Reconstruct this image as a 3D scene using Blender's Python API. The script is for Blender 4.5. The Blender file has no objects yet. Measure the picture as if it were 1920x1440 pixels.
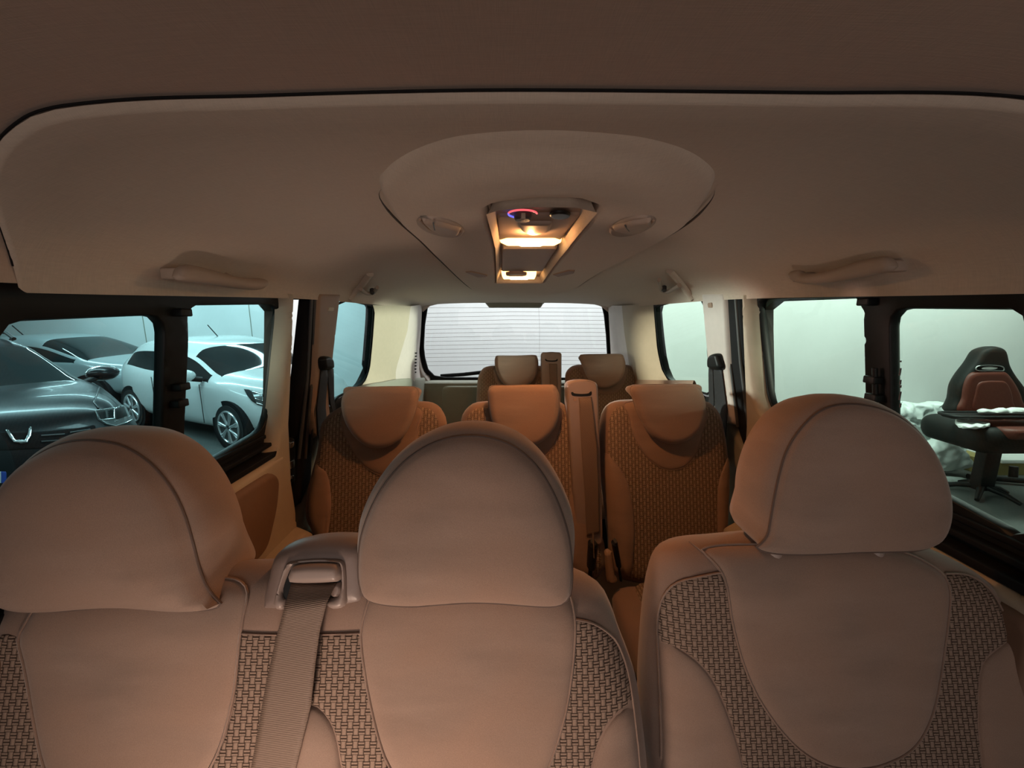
import bpy, bmesh, math, random
import numpy as np
from mathutils import Vector, Matrix, noise
from mathutils.geometry import delaunay_2d_cdt
random.seed(5)
SC = bpy.context.scene
COL = SC.collection

# ------------------------------------------------------------------ camera
F = 750.0                      # focal length in pixels of the 1920 wide frame
H = 1.78                       # camera height above the garage floor
CAM = Vector((-0.045, 0.0, H))
PITCH = math.atan(135 / F)
YAW = math.atan(8 / F)
FW = Vector((math.sin(YAW) * math.cos(PITCH), math.cos(YAW) * math.cos(PITCH), -math.sin(PITCH)))
RT = Vector((math.cos(YAW), -math.sin(YAW), 0))
UP = RT.cross(FW)
cam_d = bpy.data.cameras.new('camera')
cam_d.sensor_width = 36.0
cam_d.lens = 36.0 * F / 1920.0
cam_d.clip_start = 0.01
cam = bpy.data.objects.new('camera', cam_d)
COL.objects.link(cam)
cam.matrix_world = Matrix.Translation(CAM) @ Matrix((RT, UP, -FW)).transposed().to_4x4()
SC.camera = cam

def ray(px, py):
    return FW + RT * ((px - 960) / F) - UP * ((py - 720) / F)
def at_y(px, py, Y):           # where the line of sight meets the upright plane at depth Y
    d = ray(px, py); return CAM + d * ((Y - CAM.y) / d.y)
def at_x(px, py, X):
    d = ray(px, py); return CAM + d * ((X - CAM.x) / d.x)
def at_z(px, py, z):
    d = ray(px, py); return CAM + d * ((z - CAM.z) / d.z)
def project(p):
    q = Vector(p) - CAM; zc = q.dot(FW)
    return 960 + F * q.dot(RT) / zc, 720 - F * q.dot(UP) / zc

# ------------------------------------------------------------------ materials
MATS = {}
class NT:
    def __init__(self, name):
        self.m = bpy.data.materials.new(name); self.m.use_nodes = True
        self.t = self.m.node_tree; self.n = self.t.nodes
        self.b = self.n['Principled BSDF']; self.out = self.n['Material Output']
    def node(self, typ, **kw):
        n = self.n.new(typ)
        for k, v in kw.items(): setattr(n, k, v)
        return n
    def link(self, a, b): self.t.links.new(a, b)
    def val(self, sock, v):
        if hasattr(v, 'is_linked') or hasattr(v, 'links'): self.link(v, sock)
        else: sock.default_value = v
    def math(self, op, a, b=None, c=None):
        n = self.node('ShaderNodeMath', operation=op)
        self.val(n.inputs[0], a)
        if b is not None: self.val(n.inputs[1], b)
        if c is not None: self.val(n.inputs[2], c)
        return n.outputs[0]
    def mixc(self, f, a, b):
        n = self.node('ShaderNodeMix', data_type='RGBA')
        self.val(n.inputs[0], f); self.val(n.inputs[6], a); self.val(n.inputs[7], b)
        return n.outputs[2]
    def coord(self, which='Object'):
        return self.node('ShaderNodeTexCoord').outputs[which]
    def noise(self, vec, scale, detail=3.0, rough=0.5):
        n = self.node('ShaderNodeTexNoise')
        self.link(vec, n.inputs['Vector']); n.inputs['Scale'].default_value = scale
        n.inputs['Detail'].default_value = detail; n.inputs['Roughness'].default_value = rough
        return n.outputs['Fac']
    def ramp(self, fac, p0, p1):
        n = self.node('ShaderNodeMapRange'); self.link(fac, n.inputs[0])
        n.inputs[1].default_value = p0; n.inputs[2].default_value = p1
        return n.outputs[0]
    def bump(self, h, strength, dist):
        n = self.node('ShaderNodeBump'); self.link(h, n.inputs['Height'])
        n.inputs['Strength'].default_value = strength; n.inputs['Distance'].default_value = dist
        self.link(n.outputs[0], self.b.inputs['Normal'])
def c4(c): return (c[0], c[1], c[2], 1.0)
def sc(c, k): return tuple(x * k for x in c)

def plain(name, col, rough=0.5, metal=0.0, spec=0.5, coat=0.0, vary=0.06, nscale=40, bump=0.0):
    t = NT(name); v = t.coord()
    nz = t.noise(v, nscale)
    t.link(t.mixc(nz, c4(sc(col, 1 - vary)), c4(sc(col, 1 + vary))), t.b.inputs['Base Color'])
    t.b.inputs['Roughness'].default_value = rough; t.b.inputs['Metallic'].default_value = metal
    t.b.inputs['Specular IOR Level'].default_value = spec; t.b.inputs['Coat Weight'].default_value = coat
    if bump: t.bump(t.noise(v, nscale * 12, 2), bump, 0.001)
    MATS[name] = t.m; return t.m

def velour(name, col, sheen=0.25):
    t = NT(name); v = t.coord()
    mp = t.node('ShaderNodeMapping'); t.link(v, mp.inputs['Vector'])
    mp.inputs['Rotation'].default_value = (0, math.radians(35), 0); mp.inputs['Scale'].default_value = (6, 6, 26)
    streak = t.ramp(t.noise(mp.outputs[0], 1.0, 3), .35, .75)         # brushed nap
    big = t.ramp(t.noise(v, 9, 2), .35, .7)
    fine = t.noise(v, 900, 2)
    a = t.mixc(streak, c4(sc(col, .86)), c4(sc(col, 1.14)))
    b = t.mixc(big, a, c4((col[0] * 1.05, col[1] * .98, col[2] * .93)))
    mul = t.node('ShaderNodeMix', data_type='RGBA', blend_type='MULTIPLY'); mul.inputs[0].default_value = .8
    t.link(b, mul.inputs[6])
    t.link(t.mixc(fine, (.72, .72, .72, 1), (1.25, 1.25, 1.25, 1)), mul.inputs[7])
    t.link(mul.outputs[2], t.b.inputs['Base Color'])
    t.b.inputs['Roughness'].default_value = .95; t.b.inputs['Specular IOR Level'].default_value = .1
    t.b.inputs['Sheen Weight'].default_value = sheen; t.b.inputs['Sheen Roughness'].default_value = .5
    t.bump(fine, .25, .0008)
    MATS[name] = t.m; return t.m

def weave(name, dark, light, cell):
    t = NT(name)
    uv = t.node('ShaderNodeUVMap').outputs[0]
    sp = t.node('ShaderNodeSeparateXYZ'); t.link(uv, sp.inputs[0])
    U = t.math('DIVIDE', sp.outputs[0], cell); V = t.math('DIVIDE', sp.outputs[1], cell)
    chk = t.math('FLOORED_MODULO', t.math('ADD', t.math('FLOOR', U), t.math('FLOOR', V)), 2.0)
    fu = t.math('FRACT', U); fv = t.math('FRACT', V)
    bars = lambda f, k: t.math('POWER', t.math('ABSOLUTE', t.math('SINE', t.math('MULTIPLY', f, math.pi * k))), .7)
    vb = bars(fu, 1.0); hb = bars(fv, 2.0)
    h = t.node('ShaderNodeMix'); t.link(chk, h.inputs[0]); t.link(vb, h.inputs[2])
    t.link(t.math('MULTIPLY', hb, .85), h.inputs[3])
    hh = h.outputs[0]
    nz = t.noise(t.coord(), 600, 2)
    f = t.math('MULTIPLY', t.ramp(hh, .15, .85), t.math('ADD', .7, t.math('MULTIPLY', nz, .5)))
    t.link(t.mixc(f, c4(dark), c4(light)), t.b.inputs['Base Color'])
    t.b.inputs['Roughness'].default_value = .9; t.b.inputs['Specular IOR Level'].default_value = .15
    t.bump(hh, .9, .0016)
    MATS[name] = t.m; return t.m

def webbing(name, col):
    t = NT(name)
    uv = t.node('ShaderNodeUVMap').outputs[0]
    sp = t.node('ShaderNodeSeparateXYZ'); t.link(uv, sp.inputs[0])
    s = t.math('SINE', t.math('MULTIPLY', t.math('ADD', sp.outputs[1], t.math('MULTIPLY', sp.outputs[0], .15)), 2800.0))
    f = t.ramp(s, -1, 1)
    nz = t.noise(t.coord(), 300, 2)
    f2 = t.math('MULTIPLY', f, t.math('ADD', .6, nz))
    t.link(t.mixc(f2, c4(sc(col, .7)), c4(sc(col, 1.2))), t.b.inputs['Base Color'])
    t.b.inputs['Roughness'].default_value = .65
    t.bump(s, .4, .0005)
    MATS[name] = t.m; return t.m

def liner(name, col):           # knitted headliner cloth: fine cross lines
    t = NT(name); v = t.coord()
    mp = t.node('ShaderNodeMapping'); t.link(v, mp.inputs['Vector']); mp.inputs['Scale'].default_value = (900, 60, 60)
    l = t.noise(mp.outputs[0], 1.0, 2)
    mp2 = t.node('ShaderNodeMapping'); t.link(v, mp2.inputs['Vector']); mp2.inputs['Scale'].default_value = (40, 700, 40)
    l2 = t.noise(mp2.outputs[0], 1.0, 2)
    f = t.math('MULTIPLY', t.math('ADD', l, l2), .5)
    t.link(t.mixc(f, c4(sc(col, .8)), c4(sc(col, 1.2))), t.b.inputs['Base Color'])
    t.b.inputs['Roughness'].default_value = .95; t.b.inputs['Specular IOR Level'].default_value = .1
    t.b.inputs['Sheen Weight'].default_value = .15
    t.bump(f, .3, .0008)
    MATS[name] = t.m; return t.m

def glass(name, tint, gloss=.06):
    t = NT(name); t.n.remove(t.b)
    tr = t.node('ShaderNodeBsdfTransparent'); tr.inputs[0].default_value = c4(tint)
    gl = t.node('ShaderNodeBsdfGlossy'); gl.inputs['Roughness'].default_value = .02
    mx = t.node('ShaderNodeMixShader'); mx.inputs[0].default_value = gloss
    t.link(tr.outputs[0], mx.inputs[1]); t.link(gl.outputs[0], mx.inputs[2]); t.link(mx.outputs[0], t.out.inputs[0])
    MATS[name] = t.m; return t.m

def emit(name, col, s):
    t = NT(name); t.b.inputs['Base Color'].default_value = c4(sc(col, .5))
    t.b.inputs['Emission Color'].default_value = c4(col); t.b.inputs['Emission Strength'].default_value = s
    MATS[name] = t.m; return t.m

def plaster(name, col):
    t = NT(name); v = t.coord()
    big = t.ramp(t.noise(v, 1.3, 4), .3, .7); fine = t.noise(v, 30, 4)
    a = t.mixc(big, c4(sc(col, .93)), c4(sc(col, 1.03)))
    t.link(t.mixc(t.math('MULTIPLY', fine, .25), a, c4(sc(col, .8))), t.b.inputs['Base Color'])
    t.b.inputs['Roughness'].default_value = .85; t.bump(fine, .15, .004)
    MATS[name] = t.m; return t.m

velour('velour', (.30, .215, .17)); velour('velour_side', (.275, .195, .155))
weave('weave', (.022, .013, .009), (.31, .225, .175), .0078)
weave('weave_fine', (.06, .04, .028), (.36, .27, .2), .0115)
webbing('webbing_brown', (.20, .14, .105)); webbing('webbing_black', (.012, .012, .013))
liner('headliner', (.54, .46, .38)); liner('headliner_front', (.52, .405, .33))
plain('trim_beige', (.46, .40, .31), .6, bump=.1); plain('trim_light', (.55, .49, .45), .55, bump=.1)
plain('trim_brown', (.30, .20, .14), .6, bump=.1)
plain('tower_plastic', (.20, .15, .13), .42, bump=.15); plain('tower_light', (.30, .235, .205), .4)
plain('hinge_plastic', (.36, .25, .18), .5)
plain('black_plastic', (.009, .010, .010), .45, spec=.25); plain('black_rubber', (.007, .007, .008), .75, spec=.2)
plain('dark_grey', (.05, .05, .05), .5); plain('console_plastic', (.36, .29, .24), .6, spec=.3)
plain('door_insert', (.20, .12, .08), .7); plain('panel_grey', (.27, .27, .22), .7, bump=.1)
plain('chrome', (.75, .75, .75), .15, metal=1.0); plain('bright_paint', (.8, .8, .82), .3)
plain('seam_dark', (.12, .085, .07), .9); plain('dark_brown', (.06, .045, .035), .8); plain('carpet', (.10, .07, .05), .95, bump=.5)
glass('glass_left', (.43, .80, .845)); glass('glass_right', (.70, .96, .81)); glass('glass_rear', (.90, .97, .99), .03)
emit('lamp_glow', (1.0, .66, .32), 26.0); emit('lamp_glow_soft', (1.0, .52, .18), 5.0)
emit('red_light', (1.0, .12, .14), 1.2); emit('blue_light', (.16, .16, 1.0), 1.2)
plain('heat_line', (.22, .2, .2), .5)
plaster('garage_plaster', (.80, .80, .79)); plaster('garage_floor', (.085, .09, .085)); plaster('garage_ceiling', (.8, .8, .8))

# ------------------------------------------------------------------ objects
def tag(o, label=None, cat=None, group=None, kind=None):
    if label: o['label'] = label
    if cat: o['category'] = cat
    if group: o['group'] = group
    if kind: o['kind'] = kind
    return o
def thing(name, loc, label, cat, group=None):
    o = bpy.data.objects.new(name, None); o.empty_display_size = .1
    COL.objects.link(o); o.location = loc
    return tag(o, label, cat, group)
def struct_root(name, loc=(0, 0, 0)):
    o = bpy.data.objects.new(name, None); COL.objects.link(o); o.location = loc; o['kind'] = 'structure'; return o
def world_loc(o):
    p = Vector((0, 0, 0))
    while o: p = p + o.location; o = o.parent
    return p
def link_bm(name, bm, mat, parent=None, smooth=35, recalc=True):
    if recalc: bmesh.ops.recalc_face_normals(bm, faces=bm.faces[:])
    me = bpy.data.meshes.new(name)
    off = world_loc(parent) if parent else Vector((0, 0, 0))
    if parent: bmesh.ops.translate(bm, verts=bm.verts[:], vec=-off)
    bm.to_mesh(me); bm.free()
    if smooth:
        me.shade_smooth()
        try: me.set_sharp_from_angle(angle=math.radians(smooth))
        except Exception: pass
    o = bpy.data.objects.new(name, me); COL.objects.link(o)
    for m in (mat if isinstance(mat, (list, tuple)) else [mat]): me.materials.append(MATS[m])
    if parent: o.parent = parent
    return o

# ------------------------------------------------------------------ curves in the plane
def cr(pts, closed=True, n=6):                 # Catmull-Rom through the points
    P = [Vector(p) for p in pts]; N = len(P); out = []
    rng = range(N) if closed else range(N - 1)
    for i in rng:
        if closed: p0, p1, p2, p3 = P[i - 1], P[i], P[(i + 1) % N], P[(i + 2) % N]
        else: p0, p1, p2, p3 = P[max(i - 1, 0)], P[i], P[i + 1], P[min(i + 2, N - 1)]
        for k in range(n):
            t = k / n
            out.append(.5 * ((2 * p1) + (p2 - p0) * t + (2 * p0 - 5 * p1 + 4 * p2 - p3) * t * t + (3 * p1 - p0 - 3 * p2 + p3) * t ** 3))
    if not closed: out.append(P[-1].copy())
    return out
def resample(pts, sp, closed=True):
    P = [Vector(p) for p in pts]
    if closed: P = P + [P[0]]
    L = [0.0]
    for a, b in zip(P, P[1:]): L.append(L[-1] + (b - a).length)
    n = max(3 if closed else 1, int(round(L[-1] / sp)))
    out = []; j = 0
    for k in range(n if closed else n + 1):
        s = L[-1] * k / n
        while j < len(L) - 2 and L[j + 1] < s: j += 1
        seg = L[j + 1] - L[j]
        out.append(P[j].lerp(P[j + 1], (s - L[j]) / seg if seg > 1e-12 else 0))
    return out
def rrect(x0, y0, x1, y1, r, n=5):
    out = []
    for cx, cy, a in ((x1 - r, y1 - r, 0), (x0 + r, y1 - r, 90), (x0 + r, y0 + r, 180), (x1 - r, y0 + r, 270)):
        for k in range(n + 1):
            t = math.radians(a + 90 * k / n); out.append((cx + r * math.cos(t), cy + r * math.sin(t)))
    return out
def area(P): return .5 * sum(a[0] * b[1] - b[0] * a[1] for a, b in zip(P, list(P[1:]) + [P[0]]))
def roundpoly(pts, r, n=5):                    # polygon with every corner rounded (r may be a list)
    P = [Vector(p) for p in pts]; out = []; N = len(P)
    for i in range(N):
        a, b, c = P[i - 1], P[i], P[(i + 1) % N]
        rr = r[i] if isinstance(r, (list, tuple)) else r
        d1, d2 = (a - b), (c - b)
        k = min(rr, d1.length * .49, d2.length * .49)
        if k < 1e-6: out.append(b); continue
        s, e = b + d1.normalized() * k, b + d2.normalized() * k
        for j in range(n + 1):
            t = j / n; out.append(s * (1 - t) ** 2 + b * 2 * t * (1 - t) + e * t * t)
    return out
def np_dist(Q, polys):
    Q = np.asarray(Q, float); best = np.full(len(Q), 1e9)
    for P in polys:
        A = np.asarray([(p[0], p[1]) for p in P], float); B = np.roll(A, -1, 0)
        D = B - A; LL = np.maximum((D * D).sum(1), 1e-18)
        for s in range(0, len(Q), 2000):
            q = Q[s:s + 2000]
            w = q[:, None, :] - A[None]
            t = np.clip((w * D[None]).sum(2) / LL, 0, 1)
            e = w - t[..., None] * D[None]
            best[s:s + 2000] = np.minimum(best[s:s + 2000], np.sqrt((e * e).sum(2)).min(1))
    return best
def np_inside(Q, P):
    Q = np.asarray(Q, float); A = np.asarray([(p[0], p[1]) for p in P], float); B = np.roll(A, -1, 0)
    r = np.zeros(len(Q), bool)
    for (x0, y0), (x1, y1) in zip(A, B):
        if y0 == y1: continue
        c = ((y0 > Q[:, 1]) != (y1 > Q[:, 1])) & (Q[:, 0] < (x1 - x0) * (Q[:, 1] - y0) / (y1 - y0) + x0)
        r ^= c
    return r
def prof(d, T, R):
    if R <= 0: return T + 0 * np.asarray(d)
    x = np.clip(np.asarray(d) / R, 0, 1)
    return T * np.sqrt(np.maximum(0, 1 - (1 - x) ** 2))
def offset_poly(P, k):
    n = len(P); s = 1 if area(P) > 0 else -1; out = []
    for i in range(n):
        t = Vector(P[(i + 1) % n]) - Vector(P[i - 1])
        if t.length < 1e-9: out.append(Vector(P[i])); continue
        t.normalize(); out.append(Vector((P[i][0] + s * t.y * k, P[i][1] - s * t.x * k)))
    return out                                  # k > 0 grows the outline

def fill(outline, holes, sp, R):
    """2D mesh of a polygon with holes: verts, tris, distance to rim, index of outline verts."""
    out = resample(outline, sp); hs = [resample(h, sp) for h in holes]
    polys = [out] + hs
    V = []; E = []
    for P in polys:
        b = len(V); V += [Vector((p[0], p[1])) for p in P]
        E += [(b + i, b + (i + 1) % len(P)) for i in range(len(P))]
    nb = len(V); extra = []
    if R > 0:
        for fr in (.06, .16, .32, .55, .8, 1.0):
            dd = R * fr
            for P, sg in [(out, -1)] + [(h, 1) for h in hs]:
                q = offset_poly(P, sg * dd)
                step = 1
                extra += [(v.x, v.y, dd) for v in q[::step]]
    xs = [p[0] for p in out]; ys = [p[1] for p in out]
    g = sp * 1.3
    nx = int((max(xs) - min(xs)) / g) + 1; ny = int((max(ys) - min(ys)) / g) + 1
    for i in range(nx):
        for j in range(ny):
            extra.append((min(xs) + g * (i + (.5 if j % 2 else .25)), min(ys) + g * (j + .4), -max(R * 1.02, sp * .5)))
    if extra:
        Q = np.array(extra)
        ok = np_inside(Q[:, :2], out)
        for h in hs: ok &= ~np_inside(Q[:, :2], h)
        d = np_dist(Q[:, :2], polys)
        ok &= np.where(Q[:, 2] > 0, d > Q[:, 2] * .93, d > -Q[:, 2])
        V += [Vector((x, y)) for (x, y, _), k in zip(extra, ok) if k]
    r = delaunay_2d_cdt(V, E, [], 0, 1e-7)
    vs = [(v.x, v.y) for v in r[0]]
    cen = np.array([[sum(vs[i][0] for i in f) / 3, sum(vs[i][1] for i in f) / 3] for f in r[2]])
    ok = np_inside(cen, out)
    for h in hs: ok &= ~np_inside(cen, h)
    tris = [tuple(f) for f, k in zip(r[2], ok) if k]
    inv = {}
    for i, src in enumerate(r[3]):
        for s in src: inv[s] = i
    d = np_dist(vs, polys)
    rim = [inv.get(i) for i in range(len(out))]
    d[[inv[i] for i in range(nb) if i in inv]] = 0
    return vs, tris, d, rim, polys

def slab(name, outline, mat, mapf, front, back=None, holes=(), sp=.012, base=None, e0=0.0, parent=None, smooth=35, uvs=1.0):
    """A cushion, panel or plate over a flat outline. front/back = (height, edge radius) or a function (u, v, d)."""
    R = max([x[1] for x in (front, back) if isinstance(x, tuple)] + [0.0])
    if not isinstance(front, tuple): R = max(R, getattr(front, 'R', .02))
    vs, tris, d, rim, polys = fill(outline, holes, sp, R)
    ev = lambda pr: prof(d, *pr) if isinstance(pr, tuple) else np.array([pr(u, v, dd) for (u, v), dd in zip(vs, d)])
    hf = e0 + ev(front)
    bs = (base.vec(vs) if hasattr(base, 'vec') else np.array([base(u, v) for u, v in vs])) if base else np.zeros(len(vs))
    bm = bmesh.new(); uvl = bm.loops.layers.uv.new('UVMap'); co = {}
    fv = []
    for i, (u, v) in enumerate(vs):
        w = bm.verts.new(mapf(u, v, bs[i] + hf[i])); fv.append(w); co[w] = (u * uvs, v * uvs)
    for a, b, c in tris:
        try: bm.faces.new((fv[a], fv[b], fv[c]))
        except ValueError: pass
    if back is not None:
        hb = e0 - ev(back)
        bv = []
        for i, (u, v) in enumerate(vs):
            if abs(hb[i] - hf[i]) < 1e-6: bv.append(fv[i])
            else:
                w = bm.verts.new(mapf(u, v, bs[i] + hb[i])); bv.append(w); co[w] = (u * uvs, v * uvs)
        for a, b, c in tris:
            try: bm.faces.new((bv[c], bv[b], bv[a]))
            except ValueError: pass
        cnt = {}
        for t in tris:
            for e in ((t[0], t[1]), (t[1], t[2]), (t[2], t[0])):
                k = tuple(sorted(e)); cnt[k] = cnt.get(k, 0) + 1
        for (a, b), k in cnt.items():
            if k == 1:
                q = [fv[a], fv[b], bv[b], bv[a]]; q = [x for i, x in enumerate(q) if x not in q[:i]]
                if len(q) >= 3:
                    try: bm.faces.new(q)
                    except ValueError: pass
    for f in bm.faces:
        for l in f.loops: l[uvl].uv = co[l.vert]
    loose = [v for v in bm.verts if not v.link_faces]
    if loose: bmesh.ops.delete(bm, geom=loose, context='VERTS')
    return link_bm(name, bm, mat, parent, smooth)

def puff(name, outline, mat, mapf, front, rings, sp=.009, parent=None, wfun=None, bend=None):
    """A padded block: domed face over the outline, then rings (outward offset, depth) running back to a closed rear."""
    bend = bend or (lambda u, v: 0.0)
    vs, tris, d, rim, polys = fill(outline, (), sp, front[1])
    hf = prof(d, *front)
    bm = bmesh.new(); uvl = bm.loops.layers.uv.new('UVMap')
    fv = [bm.verts.new(mapf(u, v, hf[i] + bend(u, v))) for i, (u, v) in enumerate(vs)]
    for t in tris:
        try: bm.faces.new([fv[i] for i in t])
        except ValueError: pass
    P = polys[0]; n = len(P); s = 1 if area(P) > 0 else -1
    N = []
    for i in range(n):
        t = (P[(i + 4) % n] - P[i - 4]).normalized(); N.append(Vector((s * t.y, -s * t.x)))
    prev = [fv[i] for i in rim]; vlow = min(p.y for p in P); ctr = sum(P, Vector((0, 0))) / n
    S = [p.copy() for p in P]
    for o, h in rings:
        cur = []
        for _ in range(3): S = [(S[i - 1] + 2 * S[i] + S[(i + 1) % n]) / 4 for i in range(n)]     # corners soften towards the rear
        for i in range(n):
            w = wfun(P[i], vlow) if wfun else 1.0
            q = S[i] + N[i] * (o * w) if o > 0 else ctr + (S[i] - ctr) * (1 + o / .13)
            if wfun: q = q + Vector((0, .010 * (1 - w) * (h / -.1) ** 2))
            cur.append(bm.verts.new(mapf(q.x, q.y, h + bend(P[i].x, P[i].y))))
        for i in range(n):
            j = (i + 1) % n
            try: bm.faces.new((prev[i], prev[j], cur[j], cur[i]))
            except ValueError: pass
        prev = cur
    f = bm.faces.new(prev); bmesh.ops.triangulate(bm, faces=[f])
    return link_bm(name, bm, mat, parent, 50)

def tube_bm(bm, pts, r, seg=8, closed=False, squash=None, flat=None):
    P = [Vector(p) for p in pts]; n = len(P); rings = []
    up = None
    for i in range(n):
        a = P[i - 1] if (i or closed) else P[0]; b = P[(i + 1) % n] if (i < n - 1 or closed) else P[-1]
        t = (b - a).normalized()
        if up is None:
            up = flat.copy() if flat is not None else Vector((0, 0, 1))
            if abs(up.dot(t)) > .95: up = Vector((1, 0, 0))
        x = t.cross(up); x.normalize(); y = x.cross(t); y.normalize(); up = y
        rr = r[i] if isinstance(r, (list, tuple)) else r
        k = squash or 1.0
        rings.append([bm.verts.new(P[i] + x * rr * math.cos(q) + y * rr * k * math.sin(q)) for q in [2 * math.pi * s / seg for s in range(seg)]])
    for i in range(n if closed else n - 1):
        A, B = rings[i], rings[(i + 1) % n]
        for s in range(seg): bm.faces.new((A[s], A[(s + 1) % seg], B[(s + 1) % seg], B[s]))
    if not closed:
        bm.faces.new(rings[0][::-1]); bm.faces.new(rings[-1])
def tube(name, pts, r, mat, parent=None, closed=False, seg=8, squash=None, flat=None, smooth=60):
    bm = bmesh.new(); tube_bm(bm, pts, r, seg, closed, squash, flat); return link_bm(name, bm, mat, parent, smooth)
def box_bm(bm, lo, hi, bev=0.0, M=None):
    r = bmesh.ops.create_cube(bm, size=1.0)
    c = (Vector(lo) + Vector(hi)) / 2; s = Vector(hi) - Vector(lo)
    for v in r['verts']: v.co = Vector((v.co.x * s.x, v.co.y * s.y, v.co.z * s.z)) + c
    if bev:
        es = list({e for v in r['verts'] for e in v.link_edges})
        q = bmesh.ops.bevel(bm, geom=es, offset=bev, segments=3, affect='EDGES', profile=.5)
        vs = list({v for f in q['faces'] for v in f.verts} | {v for v in r['verts'] if v.is_valid})
    else: vs = r['verts']
    if M is not None: bmesh.ops.transform(bm, matrix=M, verts=vs)
def box(name, lo, hi, mat, parent=None, bev=0.0, M=None, smooth=35):
    bm = bmesh.new(); box_bm(bm, lo, hi, bev, M); return link_bm(name, bm, mat, parent, smooth)
def ruled(name, curves, mat, parent=None, n=24, m=8, thick=0.0, smooth=45):
    """A sheet through several curves (each a list of 3D points)."""
    C = [_rs(c, n) for c in curves]
    G = []
    for j in range(n + 1):
        row = [c[j] for c in C]
        G.append(cr(row, False, m) if len(row) > 2 else [row[0].lerp(row[1], k / m) for k in range(m + 1)])
    bm = bmesh.new(); vv = [[bm.verts.new(p) for p in r] for r in G]
    for a, b in zip(vv, vv[1:]):
        for i in range(len(a) - 1): bm.faces.new((a[i], a[i + 1], b[i + 1], b[i]))
    o = link_bm(name, bm, mat, parent, smooth)
    if thick:
        md = o.modifiers.new('thick', 'SOLIDIFY'); md.thickness = thick; md.offset = 0
    return o
def _rs(pts, n):
    P = [Vector(p) for p in pts]; L = [0.0]
    for a, b in zip(P, P[1:]): L.append(L[-1] + (b - a).length)
    out = []; j = 0
    for k in range(n + 1):
        s = L[-1] * k / n
        while j < len(L) - 2 and L[j + 1] < s: j += 1
        out.append(P[j].lerp(P[j + 1], (s - L[j]) / max(L[j + 1] - L[j], 1e-12)))
    return out

class Plane:                                   # a leaning plane: u along X, v up the slope, h out of it towards the front of the van
    def __init__(s, X, Y, z, tilt, yaw=0.0):
        t = math.radians(tilt); y = math.radians(yaw)
        s.P = Vector((X, Y, z)); s.U = Vector((math.cos(y), math.sin(y), 0))
        b = Vector((-math.sin(y), math.cos(y), 0))
        s.V = b * math.sin(t) + Vector((0, 0, math.cos(t))); s.N = -b * math.cos(t) + Vector((0, 0, math.sin(t)))
    def uv(s, px, py, h=0.0):
        d = ray(px, py); P = s.P + s.N * h
        q = CAM + d * ((P - CAM).dot(s.N) / d.dot(s.N)) - s.P
        return (q.dot(s.U), q.dot(s.V))
    def px(s, pts, h=0.0): return [s.uv(x, y, h) for x, y in pts]
    def map(s, u, v, h): return s.P + s.U * u + s.V * v + s.N * h
# ================================================================== THE VAN: SHELL, HEADLINER, DOORS
ZS = H - .35                                   # window sill height
def hw(z): return .79 - .17 * max(0.0, z - ZS)
def side_hit(s, px, py, h=0.0):                # (Y, z) where the line of sight meets a side wall
    d = ray(px, py)
    a, b = .79 - h, .17
    # s*(cx+t dx) = a - b*(cz + t dz - ZS)
    t = (a - b * (CAM.z - ZS) - s * CAM.x) / (s * d.x + b * d.z)
    p = CAM + d * t
    if p.z < ZS:
        t = (a - s * CAM.x) / (s * d.x); p = CAM + d * t
    return (p.y, p.z)
def side_map(s): return lambda u, v, h: Vector((s * (hw(v) - h), u, v))
def spx(s, pts, h=0.0): return [side_hit(s, x, y, h) for x, y in pts]
def side3(s, px, py, h=0.0):
    y, z = side_hit(s, px, py, h); return side_map(s)(y, z, h)

def smooth_interp(x, xs, ys):
    i = max(0, min(len(xs) - 2, int(np.searchsorted(xs, x)) - 1))
    m = [(ys[1] - ys[0]) / (xs[1] - xs[0])] + [(ys[k + 1] - ys[k - 1]) / (xs[k + 1] - xs[k - 1]) for k in range(1, len(xs) - 1)] + [(ys[-1] - ys[-2]) / (xs[-1] - xs[-2])]
    d = xs[i + 1] - xs[i]; t = (x - xs[i]) / d
    t = max(-.5, min(1.5, t))
    return (ys[i] * (2 * t ** 3 - 3 * t * t + 1) + m[i] * d * (t ** 3 - 2 * t * t + t) + ys[i + 1] * (3 * t * t - 2 * t ** 3) + m[i + 1] * d * (t ** 3 - t * t))
def zc(Y): return smooth_interp(Y, [0, .7, 1.1, 1.6, 2.2, 2.8], [.2, .2, .197, .168, .115, .062])
def ze(Y): return smooth_interp(Y, [0, .55, 1.3, 2.0, 2.8], [.018, .025, .040, .034, .03])
def wc(Y): return smooth_interp(Y, [0, 1.2, 1.9, 2.4, 2.8], [.685, .684, .680, .665, .64])
def ceil_z(X, Y):
    k = min(1.0, abs(X) / wc(Y))
    return H + ze(Y) + (zc(Y) - ze(Y)) * (1 - k ** 3.4) ** .5
def ceil_hit(px, py, h=0.0):
    d = ray(px, py); lo = .02; t = lo; prev = None
    while t < 4:
        p = CAM + d * t
        f = p.z - (ceil_z(p.x, p.y) - h)
        if prev is not None and f >= 0 and prev < 0:
            a, b = t - .005, t
            for _ in range(30):
                m = (a + b) / 2; q = CAM + d * m
                if q.z - (ceil_z(q.x, q.y) - h) >= 0: b = m
                else: a = m
            q = CAM + d * b; return (q.x, q.y)
        prev = f; t += .005
    raise RuntimeError('no ceiling at %s %s' % (px, py))
def ceil_map(u, v, h): return Vector((u, v, ceil_z(u, v) - h))
def cpx(pts, h=0.0): return [ceil_hit(x, y, h) for x, y in pts]

def sheet(name, rows, mat, parent=None, smooth=60):
    bm = bmesh.new(); vv = [[bm.verts.new(p) for p in r] for r in rows]
    for a, b in zip(vv, vv[1:]):
        for i in range(len(a) - 1): bm.faces.new((a[i], a[i + 1], b[i + 1], b[i]))
    return link_bm(name, bm, mat, parent, smooth)

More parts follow.
